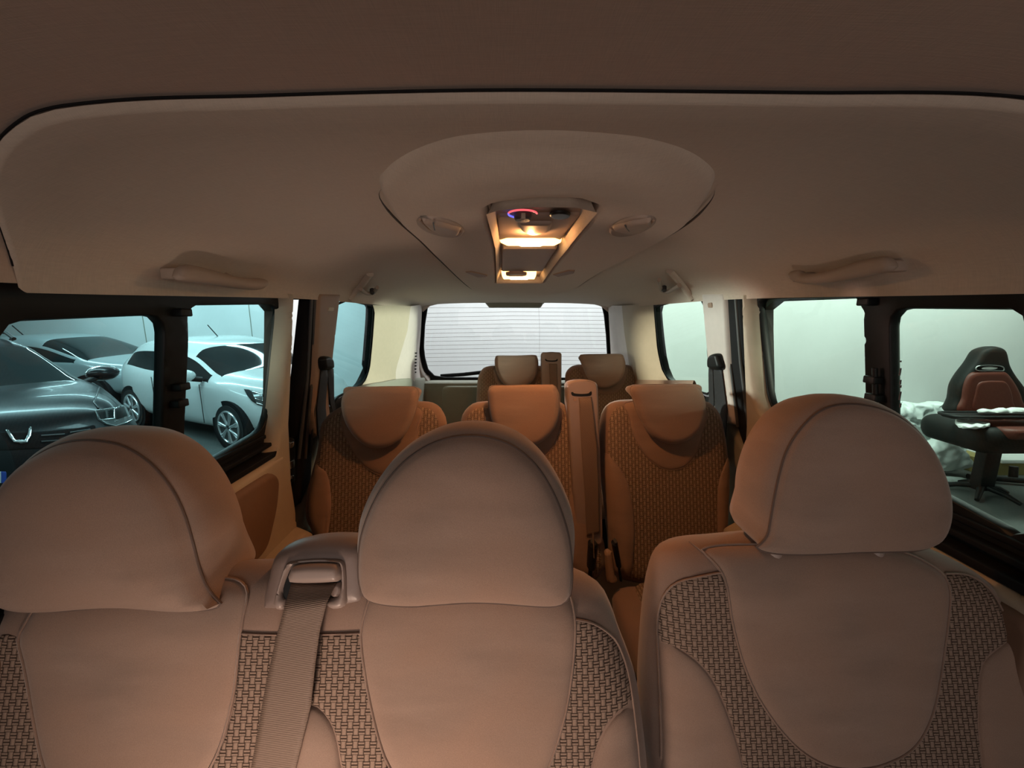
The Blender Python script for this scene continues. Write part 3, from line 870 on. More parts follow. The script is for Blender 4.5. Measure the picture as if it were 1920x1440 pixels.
# ---- double front seat: two headrests, belt tower between them
Z1 = lambda pts: [(x / 2.181, 780 + y / 2.181) for x, y in pts]
Z2 = lambda pts: [(600 + x / 2.181, 780 + y / 2.181) for x, y in pts]
Z3 = lambda pts: [(1180 + x / 2, 720 + y / 2) for x, y in pts]
Z7 = lambda pts: [(400 + x / 3, 960 + y / 3) for x, y in pts]
TB, RB = .05, .07
bench = Plane(0, .545, H - .385, 18)
bo = [(0, 1880), (-20, 1800), (-24, 1650), (-26, 1400), (-24, 1250), (-6, 1180), (40, 1105), (160, 1078), (330, 1062), (480, 1056), (520, 1056), (640, 1052), (760, 1046), (900, 1044), (1020, 1052),
      (1083, 1074), (1109, 1085), (1132, 1105), (1150, 1142), (1164, 1183), (1182, 1229), (1196, 1275), (1205, 1330), (1212, 1385), (1217, 1440), (1219, 1500), (1219, 1570), (1217, 1650), (1214, 1730), (1210, 1810), (1200, 1880), (1150, 1900), (900, 1900), (500, 1900), (150, 1900)]
bout = [Vector(p) for p in bench.px(bo, .012)]
bout = cr(bout, True, 4)
bench_scoop = lambda u, v: 0.0
bb = shell_base(bout, TB, RB)
b3 = bench.map(*bench.uv(560, 1500), 0)
seat = thing('front_bench_seat', (b3.x, b3.y, DROP), 'wide beige front bench seat with two headrests and a belt tower between them', 'car seat', 'beige van seats')
slab('backrest', bout, 'velour_side', bench.map, (TB, RB), (.07, .06), sp=.016, parent=seat)
bp = lambda pts: bench.px(pts, TB)
# left place: smooth middle, woven flanks
lc = Z1([(150, 730), (300, 695), (520, 680), (760, 680), (930, 685), (1000, 730), (995, 830), (984, 905), (975, 1000), (965, 1100), (945, 1200), (910, 1330), (860, 1440), (760, 1600), (600, 1720), (400, 1740), (260, 1600), (190, 1440), (165, 1350), (140, 1220), (120, 1100), (100, 1000), (84, 940), (82, 895), (100, 850)])
lcu = cr(bp(lc), True, 3)
patch(seat, 'center_panel', bb, bench, lcu, 'velour', .007, .018)
piping(seat, bb, bench, lcu, True, h=.002)
lw = Z1([(-44, 960), (-20, 905), (20, 890), (82, 905), (84, 940), (100, 1000), (120, 1100), (140, 1220), (165, 1350), (190, 1440), (260, 1600), (300, 1700), (-44, 1700)])
patch(seat, 'woven_panel', bb, bench, bp(lw), 'weave', .003, .006)
# woven band either side of the belt, smooth shoulder above
mw = Z7([(152, 678), (250, 686), (360, 690), (480, 690), (600, 688), (700, 684), (830, 678), (842, 800), (870, 960), (910, 1150), (960, 1360), (985, 1440), (1020, 1560), (980, 1640),
         (780, 1640), (725, 1440), (700, 1290), (662, 1180), (600, 1105), (545, 1082), (490, 1110), (440, 1180), (390, 1290), (350, 1440), (330, 1600), (-80, 1600), (-10, 1420), (58, 1290), (108, 1120), (135, 920)])
mwu = bp(mw)
patch(seat, 'woven_panel', bb, bench, mwu, 'weave', .003, .006)
piping(seat, bb, bench, bp(Z7([(152, 678), (250, 686), (480, 691), (700, 684), (830, 678)])), False, .0012, .002)
bol = Z7([(545, 1086), (600, 1109), (660, 1184), (697, 1292), (721, 1440), (775, 1640), (335, 1640), (354, 1440), (394, 1292), (443, 1184), (490, 1113)])
patch(seat, 'side_bolster', bb, bench, cr(bp(bol), True, 3), 'velour', .010, .03)
# centre place
ccx = Z2([(215, 720), (320, 700), (600, 690), (880, 700), (1000, 720), (1034, 770), (1043, 850), (1039, 960), (1026, 1080), (1006, 1200), (970, 1330), (930, 1440), (860, 1580), (740, 1680), (600, 1700), (470, 1680), (360, 1580), (292, 1440), (265, 1385), (235, 1290), (205, 1160), (185, 1050), (171, 930), (172, 860), (190, 785)])
ccu = cr(bp(ccx), True, 3)
patch(seat, 'center_panel', bb, bench, ccu, 'velour', .008, .02)
piping(seat, bb, bench, ccu, True, h=.002)
cw = Z2([(1040, 832), (1100, 845), (1160, 880), (1220, 940), (1258, 1020), (1283, 1110), (1294, 1200), (1222, 1216), (1172, 1262), (1135, 1335), (1108, 1440), (1090, 1600), (850, 1600), (930, 1440), (970, 1330), (1006, 1200), (1026, 1080), (1039, 960)])
patch(seat, 'woven_panel', bb, bench, bp(cw), 'weave', .003, .006)
cb = Z2([(1292, 1206), (1224, 1222), (1177, 1266), (1140, 1338), (1113, 1440), (1098, 1600), (1340, 1600), (1325, 1440), (1312, 1320)])
patch(seat, 'side_bolster', bb, bench, roundpoly(bp(cb), .012), 'velour', .006, .02)
piping(seat, bb, bench, cr(bp(Z2([(1040, 832), (1100, 845), (1160, 880), (1220, 940), (1258, 1020), (1283, 1110), (1295, 1200), (1308, 1320), (1320, 1440), (1326, 1520), (1328, 1600), (1328, 1700)])), False, 4), False, .0016, .002)
for x0, x1 in ((-.62, -.28), (-.26, .10)): cushion(seat, x0, x1, -.05, .40, DROP + .42)
# headrests
c0 = CAM + FW * .545
hp_l = Plane(0, 0, 0, math.degrees(PITCH)); hp_l.P = c0.copy()
hl = Z1([(60, 783), (-25, 740), (-55, 660), (-50, 500), (-20, 380), (40, 270), (120, 185), (220, 125), (330, 101), (440, 108), (520, 130), (600, 180), (660, 240), (710, 310), (745, 380), (770, 450), (792, 530), (815, 620), (842, 690), (880, 742), (905, 768), (860, 790), (740, 795), (620, 786), (520, 780), (400, 784), (250, 796), (140, 797)])
headrest_front(seat, hp_l, hl, R=.10, T=.042)
c0 = CAM + FW * .513
hp_c = Plane(0, 0, 0, math.degrees(PITCH)); hp_c.P = c0.copy()
hc = Z2([(180, 735), (163, 690), (158, 620), (165, 520), (190, 430), (235, 330), (300, 235), (380, 160), (480, 105), (590, 82), (700, 90), (800, 130), (880, 200), (940, 290), (985, 390), (1015, 490), (1028, 590), (1029, 680), (1017, 740), (985, 770), (920, 778), (800, 770), (700, 763), (600, 762), (480, 770), (380, 777), (280, 772), (215, 758)])
headrest_front(seat, hp_c, hc, R=.06, T=.022)
# belt tower
tw = Plane(0, .53, H - .36, 20)
tp = lambda pts, h=0.0: tw.px(Z7(pts), h)
tow = cr(tp([(298, 540), (300, 500), (312, 440), (338, 340), (362, 250), (400, 200), (450, 168), (520, 142), (620, 128), (720, 126), (800, 132), (860, 150), (900, 220), (905, 380), (890, 480), (850, 510), (740, 532), (600, 545), (420, 552)]), True, 4)
tower = slab('belt_tower', tow, 'tower_plastic', tw.map, (.028, .022), (.09, .04), sp=.007, parent=seat)
bez = cr(tp([(345, 535), (352, 470), (385, 360), (410, 295), (445, 275), (560, 262), (690, 262), (735, 275), (748, 320), (752, 440), (745, 525), (680, 545), (640, 520), (650, 480), (700, 470), (722, 420), (718, 310), (690, 285), (560, 282), (460, 296), (430, 330), (395, 420), (392, 465), (415, 490), (405, 548)], .028), True, 3)
slab('bezel', bez, 'tower_light', tw.map, (.010, .008), None, sp=.005, parent=tower, e0=.026)
slab('slot', cr(tp([(398, 500), (392, 430), (425, 340), (450, 300), (560, 286), (690, 290), (715, 320), (718, 420), (690, 480), (640, 520), (420, 520)], .028), True, 3), 'black_plastic', tw.map, (.003, .002), None, sp=.008, parent=tower, e0=.0265)
slab('slot_lid', cr(tp([(418, 384), (432, 330), (456, 300), (560, 288), (690, 290), (714, 318), (716, 380), (680, 396), (560, 402), (450, 400)], .034), True, 3), 'tower_light', tw.map, (.012, .01), (.004, .003), sp=.005, parent=tower, e0=.03)
slab('hook_button', roundpoly(tp([(688, 398), (722, 390), (722, 470), (680, 480), (650, 470)], .03), .004), 'tower_plastic', tw.map, (.006, .004), None, sp=.005, parent=tower, e0=.029)
# belt strap falling over the front of the backrest
lft = [(440, 405), (402, 540), (352, 720), (292, 1000), (243, 1290), (214, 1440), (180, 1620)]
rgt = [(692, 402), (642, 505), (602, 660), (576, 850), (552, 1080), (512, 1250), (466, 1440), (420, 1620)]
hs_l = [.030, .028, .068, .072, .072, .072, .072]
def strap3(pts, hts):
    out = []
    for (x, y), hh in zip(Z7(pts), hts):
        out.append((x, y, hh))
    return out
def strap_sheet(name, L, Rr, mat, par):
    bm = bmesh.new(); uvl = bm.loops.layers.uv.new('UVMap')
    a, b = _rs(L, 40), _rs(Rr, 40); run = 0; uvd = {}
    rows = []
    for i in range(41):
        if i: run += (a[i] - a[i - 1]).length
        row = []
        for k in range(9):
            p = a[i].lerp(b[i], k / 8); v = bm.verts.new(p); uvd[v] = (k / 8 * .047, run); row.append(v)
        rows.append(row)
    for r0, r1 in zip(rows, rows[1:]):
        for k in range(8): bm.faces.new((r0[k], r0[k + 1], r1[k + 1], r1[k]))
    for f in bm.faces:
        for l in f.loops: l[uvl].uv = uvd[l.vert]
    o = link_bm(name, bm, mat, par, 60)
    md = o.modifiers.new('thick', 'SOLIDIFY'); md.thickness = .0016; md.offset = 1
    return o
def on_bench(pts, hts):
    out = []
    for (x, y), hh in zip(Z7(pts), hts):
        u, v = bench.uv(x, y, hh); out.append(bench.map(u, v, hh))
    return out
top = tw.map(*tw.uv(*Z7([(440, 405)])[0], .03), .03), tw.map(*tw.uv(*Z7([(692, 402)])[0], .03), .03)
Lp = [top[0]] + on_bench(lft[1:], [.072, .070, .069, .068, .066, .066])
Rp = [top[1]] + on_bench(rgt[1:], [.072, .070, .069, .068, .068, .066, .066])
strap_sheet('seat_belt', Lp, Rp, 'webbing_brown', seat)

# ---- single front seat on the right
dp = Plane(0, .625, H - .352, 18)
do = Z3([(95, 2300), (85, 1700), (75, 1440), (55, 1300), (50, 1150), (60, 950), (75, 800), (95, 700), (120, 640), (160, 603), (230, 582), (350, 572), (480, 560), (700, 550), (950, 556), (1070, 590), (1170, 630), (1250, 670), (1330, 725), (1380, 780), (1430, 880), (1480, 960), (1500, 1100), (1510, 1300), (1512, 1500), (1512, 2300)])
dout = cr(dp.px(do, .012), True, 4)
db = shell_base(dout, TB, RB)
q3 = dp.map(*dp.uv(1550, 1440), 0)
seat = thing('single_front_seat', (q3.x, q3.y, DROP), 'single beige front seat on the right with one tall headrest', 'car seat', 'beige van seats')
slab('backrest', dout, 'velour_side', dp.map, (TB, RB), (.08, .06), sp=.016, parent=seat)
dpx = lambda pts: dp.px(Z3(pts), TB)
dcu = cr(dpx([(292, 634), (370, 618), (600, 610), (900, 612), (1050, 636), (1130, 672), (1185, 715), (1199, 770), (1195, 850), (1182, 960), (1165, 1080), (1140, 1210), (1100, 1310), (1050, 1372), (980, 1412), (900, 1436), (800, 1440), (720, 1420), (640, 1372), (560, 1290), (480, 1172), (430, 1060), (400, 960), (380, 870), (365, 765), (345, 700), (312, 658)]), True, 3)
patch(seat, 'center_panel', db, dp, dcu, 'velour', .008, .02)
piping(seat, db, dp, dcu, True, h=.002)
wl_ = dpx([(126, 985), (124, 930), (130, 870), (147, 808), (182, 758), (240, 730), (346, 708), (366, 765), (381, 870), (401, 960), (431, 1060), (481, 1172), (561, 1290), (641, 1372), (721, 1420), (800, 1441), (900, 1437), (980, 1413), (1050, 1373), (1101, 1310), (1141, 1210), (1166, 1080), (1183, 960), (1196, 850), (1199, 715), (1300, 725), (1370, 762), (1402, 830), (1436, 955),
             (1352, 1010), (1317, 1060), (1307, 1150), (1306, 1280), (1322, 1440), (1340, 1640), (440, 1640), (430, 1440), (390, 1290), (350, 1180), (310, 1100), (260, 1040), (200, 1000)])
patch(seat, 'woven_panel', db, dp, wl_, 'weave', .003, .006)
piping(seat, db, dp, cr(dpx([(136, 1440), (128, 1200), (124, 1000), (124, 930), (130, 870), (147, 808), (182, 758), (240, 730), (346, 708)]), False, 4), False, .0016, .002)
piping(seat, db, dp, cr(dpx([(262, 612), (302, 648), (346, 708)]), False, 4), False, .0012, .002)
piping(seat, db, dp, cr(dpx([(1199, 715), (1300, 725), (1370, 762), (1402, 830), (1436, 955)]), False, 4), False, .0014, .002)
patch(seat, 'side_bolster', db, dp, cr(dpx([(132, 990), (200, 1005), (258, 1046), (306, 1104), (346, 1184), (386, 1292), (426, 1440), (440, 1640), (150, 1640), (142, 1440), (134, 1200)]), True, 3), 'velour', .007, .02)
patch(seat, 'side_bolster', db, dp, cr(dpx([(1440, 962), (1356, 1014), (1321, 1062), (1311, 1150), (1310, 1280), (1326, 1440), (1344, 1640), (1505, 1640), (1500, 1440), (1492, 1200), (1470, 1040)]), True, 3), 'velour', .007, .02)
cushion(seat, .19, .62, -.02, .47, DROP + .42)
c0 = CAM + FW * .59
hp_r = Plane(0, 0, 0, math.degrees(PITCH)); hp_r.P = c0.copy()
hr = Z3([(476, 612), (500, 592), (520, 560), (531, 500), (545, 420), (565, 330), (590, 250), (632, 180), (690, 118), (750, 86), (820, 76), (890, 82), (960, 100), (1020, 130), (1085, 185), (1140, 258), (1178, 345), (1198, 425), (1200, 490), (1188, 545), (1160, 590), (1110, 616), (1050, 626), (950, 629), (850, 631), (750, 636), (650, 639), (570, 637), (512, 629)])
headrest_front(seat, hp_r, hr, R=.05, T=.02, posts=((1447, 1036), (1635, 1034)))

# ---- second and third rows: tucked-down headrests with a lip over the top of the backrest
Z4 = lambda pts: [(520 + x / 4, 540 + y / 4) for x, y in pts]
Z5 = lambda pts: [(960 + x / 4, 540 + y / 4) for x, y in pts]
Z6 = lambda pts: [(860 + x / 5.053, 640 + y / 5.053) for x, y in pts]
def lip_headrest(seat, pl, px, drop=.05, rear=.085):
    o = cr(pl.px(px), True, 4); vt = max(p[1] for p in o)
    def back(u, v, d):
        k = max(0.0, min(1.0, (v - (vt - drop)) / (drop * .6))); k = k * k * (3 - 2 * k)
        return prof(d, .016 + rear * k, .014 + .004 * k)
    back.R = .02
    h = slab('headrest', o, 'velour', pl.map, (.022, .022), back, sp=.009, parent=seat, smooth=60)
    tube('headrest_piping', [pl.map(p[0], p[1], .001) for p in resample(o, .01)], .0018, 'velour_side', h, closed=True, seg=6)
    us = [p[0] for p in o]; cu = (max(us) + min(us)) / 2
    a, b = min(us) + .012, max(us) - .018; rr = .0165
    pr = [(a - .010, .35), (a - .007, .72), (a, .95), (a + .012, 1), (cu, 1), (b - .012, 1), (b, .95), (b + .007, .72), (b + .010, .35)]
    tube('headrest_roll', [pl.map(x, vt - rr - .001, -.012) for x, _ in pr], [rr * k for _, k in pr], 'velour', h, seg=18)
    for du in (-.06, .06):
        tube('headrest_post', [pl.map(cu + du, vt - .02, -.06), pl.map(cu + du, vt - .16, -.085)], .007, 'chrome', h)
    return h
def rear_seat(Yf, tilt, dropz, sil, hr, scoop, bolsters, label, T=.05, woven=True, weave_top=None, cush=None, name='rear_seat', ZZ=None):
    pl = Plane(0, Yf + T, H - dropz, tilt)
    o = cr(pl.px(sil, .01), True, 4)
    us = [p[0] for p in o]; cx = (min(us) + max(us)) / 2
    base_pt = pl.map(cx, -.6, 0)
    s = thing(name, (cx, base_pt.y, DROP), label, 'car seat', 'beige van seats')
    slab('backrest', o, 'velour_side', pl.map, (T, .06), (.06, .05), sp=.018, parent=s)
    bs = shell_base(o, T, .06)
    inner = offset_poly(resample(o, .03), -.022)
    if woven: patch(s, 'woven_panel', bs, pl, inner, 'weave_fine', .003, .008, .016)
    for b in bolsters:
        patch(s, 'side_bolster', bs, pl, cr(pl.px(b, T), True, 4), 'velour', .012, .03, .014, .001)
    sc_ = cr(pl.px(scoop, T), True, 4)
    patch(s, 'center_panel', bs, pl, sc_, 'velour', .008, .02, .012, .001)
    piping(s, bs, pl, sc_, True, .0018, .003)
    hpl = Plane(0, Yf - .045, H - dropz, 9)
    lip_headrest(s, hpl, hr)
    if cush: cushion(s, *cush)
    return s, pl, bs
CUSH = DROP + .40
# second row, left
sil = [(590, 1010)] + [(575, 975), (573, 945), (577, 916), (586, 881), (595, 845), (600, 805), (605, 790), (618, 775), (635, 764), (660, 757), (720, 753), (785, 752), (808, 754), (823, 762), (832, 776), (837, 793), (838, 840), (836, 900), (830, 1000), (822, 1085), (600, 1085)]
s, pl, bs = rear_seat(1.34, 14, .345, sil,
    [(641, 757), (645, 741), (655, 731), (672, 727), (720, 725), (770, 725), (781, 728), (785, 735), (783, 755), (778, 775), (768, 800), (755, 820), (735, 834), (713, 840), (693, 838), (673, 826), (656, 806), (645, 782)],
    [(640, 775), (642, 800), (648, 818), (660, 840), (676, 866), (698, 884), (722, 892), (745, 886), (765, 868), (778, 840), (786, 800), (788, 765), (720, 757), (650, 760)],
    [[(588, 872), (598, 876), (612, 884), (619, 908), (622, 940), (620, 975), (616, 1005), (620, 1060), (600, 1080), (587, 1000), (577, 965), (578, 925)]],
    'beige second-row seat on the left, beside the black pillar belt', cush=(-.68, -.24, .76, 1.20, CUSH + .04), name='second_row_seat')
piping(s, bs, pl, pl.px([(622, 898), (640, 893), (662, 880)], .05), False, .0016, .003)
# second row, centre with its belt tower
sil = [(860, 1085), (859, 900), (861, 820), (864, 786), (872, 769), (884, 758), (900, 753), (960, 750), (1030, 751), (1050, 753), (1062, 762), (1080, 780), (1105, 800), (1112, 850), (1117, 950), (1120, 1085)]
s, pl, bs = rear_seat(1.34, 14, .345, sil,
    Z6([(278, 490), (290, 450), (315, 427), (360, 420), (600, 416), (870, 413), (905, 425), (935, 465), (950, 520), (955, 620), (945, 720), (915, 810), (865, 880), (790, 950), (700, 985), (600, 990), (500, 975), (410, 920), (345, 830), (305, 720), (285, 600)]),
    [(913, 780), (917, 800), (925, 820), (940, 842), (962, 862), (985, 868), (1010, 862), (1030, 846), (1043, 822), (1050, 795), (1052, 765), (985, 760), (920, 762)],
    [[(1108, 865), (1082, 885), (1070, 920), (1066, 960), (1070, 1020), (1080, 1070), (1116, 1070), (1114, 960)]],
    'beige second-row middle seat with a tall plastic belt tower on its shoulder', cush=(-.21, .24, .76, 1.20, CUSH + .04), name='second_row_seat')
def belt_tower(s, Yt, front, slot, button, belt, thick, mat='tower_light'):
    t = Plane(0, Yt, H - .3, 8)
    tw_ = slab('belt_tower', roundpoly(t.px(front), [.012, .012, .004, .004] if len(front) == 4 else .008), mat, t.map, (.012, .008), (thick, .01), sp=.01, parent=s)
    slab('slot', cr(t.px(slot, .012), True, 3), 'black_plastic', t.map, (.001, .001), None, sp=.006, parent=tw_, e0=.0125)
    tube('button', [t.map(*t.uv(*button, .012), .010), t.map(*t.uv(*button, .012), .0145)], .006, 'hinge_plastic', tw_, seg=12)
    n = len(belt) // 2
    Lp = [t.map(*t.uv(*p, h), h) for p, h in zip(belt[:n], [.006] + [.018] * (n - 1))]
    Rp = [t.map(*t.uv(*p, h), h) for p, h in zip(belt[n:], [.006] + [.018] * (n - 1))]
    strap_sheet('seat_belt', Lp, Rp, 'webbing_brown', s)
    return tw_
tw2 = belt_tower(s, 1.305, [(1062, 720), (1063, 716), (1075, 712), (1092, 711), (1108, 713), (1117, 717), (1120, 722), (1123, 800), (1128, 940), (1130, 1020), (1080, 1020), (1072, 900), (1063, 760)],
    Z6([(1066, 482), (1080, 478), (1095, 492), (1160, 498), (1230, 492), (1248, 472), (1260, 476), (1260, 505), (1235, 518), (1160, 522), (1090, 518), (1068, 505)]), (1078, 749),
    [(1083, 743), (1086, 752), (1090, 840), (1096, 920), (1100, 1006), (1109, 741), (1110, 750), (1121, 840), (1123, 920), (1124, 1000)], .10)
# second row, right
sil = [(1168, 1088), (1140, 1000), (1136, 960), (1128, 900), (1125, 860), (1123, 820), (1126, 792), (1131, 772), (1140, 758), (1156, 751), (1182, 749), (1250, 748), (1320, 751), (1337, 760), (1347, 772), (1354, 790), (1363, 840), (1366, 900), (1362, 1000), (1360, 1088)]
s, pl, bs = rear_seat(1.34, 14, .345, sil,
    Z5([(903, 820), (891, 790), (886, 762), (894, 738), (950, 726), (1150, 723), (1335, 722), (1390, 742), (1428, 795), (1448, 870), (1440, 960), (1420, 1030), (1370, 1100), (1300, 1148), (1220, 1168), (1150, 1160), (1080, 1132), (1020, 1080), (970, 1000), (930, 920), (912, 855)]),
    Z5([(862, 860), (874, 960), (900, 1070), (960, 1200), (1030, 1290), (1120, 1350), (1200, 1365), (1290, 1342), (1360, 1270), (1400, 1180), (1425, 1080), (1450, 900), (1150, 850)]),
    [[(1133, 852), (1150, 862), (1164, 880), (1177, 905), (1186, 945), (1190, 990), (1188, 1040), (1182, 1075), (1165, 1080), (1146, 1000), (1136, 930)], [(1376, 870), (1355, 880), (1345, 920), (1345, 1000), (1350, 1080), (1364, 1080)]],
    'beige second-row single seat on the right, apart from the belt tower', cush=(.29, .70, .76, 1.20, CUSH + .04), name='second_row_seat')
# third row, two seats
sil = [(880, 860), (890, 790), (893, 750), (895, 715), (899, 700), (906, 690), (917, 686), (930, 685), (970, 684), (1010, 685), (1030, 690), (1042, 700), (1044, 740), (1044, 800), (1044, 860)]
s, pl, bs = rear_seat(2.42, 12, .37, sil,
    [(928, 676), (930, 669), (936, 667), (970, 667), (1002, 666), (1007, 670), (1009, 680), (1008, 695), (1003, 708), (994, 719), (980, 726), (968, 728), (955, 726), (942, 718), (934, 705), (929, 690)],
    [(926, 700), (930, 715), (942, 730), (960, 738), (980, 737), (998, 728), (1008, 712), (1012, 695), (970, 688), (930, 690)], [],
    'beige third-row seat on the left in front of the rear wiper', cush=(-.25, .22, 1.85, 2.3, CUSH), name='third_row_seat')
belt_tower(s, 2.36, [(1014, 664), (1016, 661), (1034, 659.5), (1051, 661), (1053, 664), (1052, 800), (1016, 800)],
    Z6([(818, 168), (828, 166), (838, 178), (880, 182), (922, 178), (932, 164), (938, 168), (936, 186), (915, 192), (880, 194), (838, 190), (822, 182)]), (1025, 682),
    [(1029, 681), (1030, 684), (1032, 760), (1033, 800), (1044, 681), (1045, 684), (1046, 760), (1046, 800)], .07)
sil = [(1064, 860), (1062, 800), (1060, 740), (1060, 707), (1062, 697), (1070, 688), (1080, 684), (1095, 683), (1140, 682), (1170, 683), (1184, 686), (1194, 697), (1198, 715), (1200, 760), (1202, 860)]
s, pl, bs = rear_seat(2.36, 12, .37, sil,
    Z6([(1150, 180), (1145, 150), (1160, 130), (1200, 124), (1350, 122), (1520, 121), (1552, 135), (1572, 180), (1578, 235), (1560, 322), (1505, 398), (1425, 438), (1340, 440), (1262, 402), (1212, 332), (1178, 250)]),
    Z6([(1150, 260), (1175, 330), (1210, 400), (1270, 460), (1340, 495), (1420, 500), (1500, 478), (1550, 420), (1585, 330), (1590, 230), (1350, 220), (1170, 225)]), [],
    'beige third-row seat on the right in front of the rear window', cush=(.25, .66, 1.82, 2.25, CUSH), name='third_row_seat')

# ---- belt buckles and hinge cover in the gap of the second row
def buckle(px, Y, label, mat='black_plastic', w=.02):
    p = at_y(*px[0], Y)
    t = thing('belt_buckle', p, label, 'seat belt buckle', 'buckles in the second row')
    pts = [at_y(x, y, Y) for x, y in px]
    tube('buckle_body', pts[:2], [w, w * .85], mat, t, squash=.55, seg=12)
    tube('buckle_stalk', pts[1:], w * .45, 'black_rubber', t, squash=.5)
    tube('release_button', [pts[0] + Vector((0, -.004, .004)), pts[0] + Vector((0, -.006, .012))], w * .6, 'dark_grey', t, squash=.5)
    return t
t = buckle([(1112, 1020), (1108, 1062), (1104, 1100)], 1.15, 'black belt buckle hanging at the end of the centre strap', w=.028)
tube('latch_plate', [at_y(1112, 1000, 1.135), at_y(1113, 1044, 1.125)], .012, 'chrome', t, squash=.2)
buckle([(1152, 1018), (1160, 1060), (1164, 1088)], 1.17, 'black belt buckle against the inner side of the right second-row seat', w=.018)
hcv = thing('hinge_cover', at_y(1142, 1080, 1.17), 'narrow beige hinge cover standing in the gap between second-row seats', 'hinge cover')
hp_ = Plane(0, 1.17, H - .8, 6)
slab('cover_plate', roundpoly(hp_.px([(1134, 1036), (1148, 1032), (1152, 1080), (1158, 1084), (1158, 1092), (1138, 1092)]), .006), 'hinge_plastic', hp_.map, (.012, .008), (.03, .008), sp=.01, parent=hcv)
# ================================================================== THE GARAGE AND WHAT STANDS IN IT
from mathutils.bvhtree import BVHTree
def plane_obj(name, pts, mat):
    bm = bmesh.new(); bm.faces.new([bm.verts.new(p) for p in pts]); return tag(link_bm(name, bm, mat, None, 0), kind='structure')
GH = 3.3
plane_obj('ground', [(-14, -6, 0), (9, -6, 0), (9, 10, 0), (-14, 10, 0)], 'garage_floor')
plane_obj('ceiling_garage', [(-14, -6, GH), (9, -6, GH), (9, 10, GH), (-14, 10, GH)], 'garage_ceiling')
for nm, lo, hi in (('wall_rear', (-1.35, 4.5, 0), (9, 4.7, GH)), ('wall_partition', (-1.35, 4.7, 0), (-1.15, 9.6, GH)), ('wall_far', (-14, 9.6, 0), (-1.15, 9.8, GH)),
                   ('wall_garage_right', (8.8, -6, 0), (9, 4.5, GH)), ('wall_garage_left', (-14.2, -6, 0), (-14, 9.8, GH)), ('wall_front', (-14, -6.2, 0), (9, -6, GH))):
    box(nm, lo, hi, 'garage_plaster')['kind'] = 'structure'
for X in (-8.6, -6.1, -3.2):                    # joints of the far wall
    bm = bmesh.new(); box_bm(bm, (X - .006, 9.59, 0), (X + .006, 9.6, GH)); tag(link_bm('trim_9', bm, 'panel_grey', None, 0), kind='structure')

plain('paint_white', (.78, .79, .78), .22, coat=.6, vary=.01); plain('paint_black', (.008, .010, .012), .3, spec=.25, coat=.15, vary=.02)
plain('paint_grey', (.34, .38, .39), .3, metal=.3, coat=.6, vary=.02)
plain('car_glass', (.012, .016, .017), .05, spec=.4, vary=.02); plain('tyre', (.012, .012, .012), .8)
plain('lamp_clear', (.16, .17, .17), .12, metal=.5); plain('rim_silver', (.72, .73, .74), .25, metal=.7)
plain('plate_white', (.75, .77, .76), .4); plain('plate_blue', (.02, .06, .35), .4)
plain('leather_black', (.009, .010, .009), .55, spec=.2); plain('leather_red', (.105, .020, .010), .55)
plain('plastic_bag', (.74, .80, .78), .35); plain('paper_white', (.70, .70, .68), .7); plain('cardboard', (.34, .27, .10), .8)

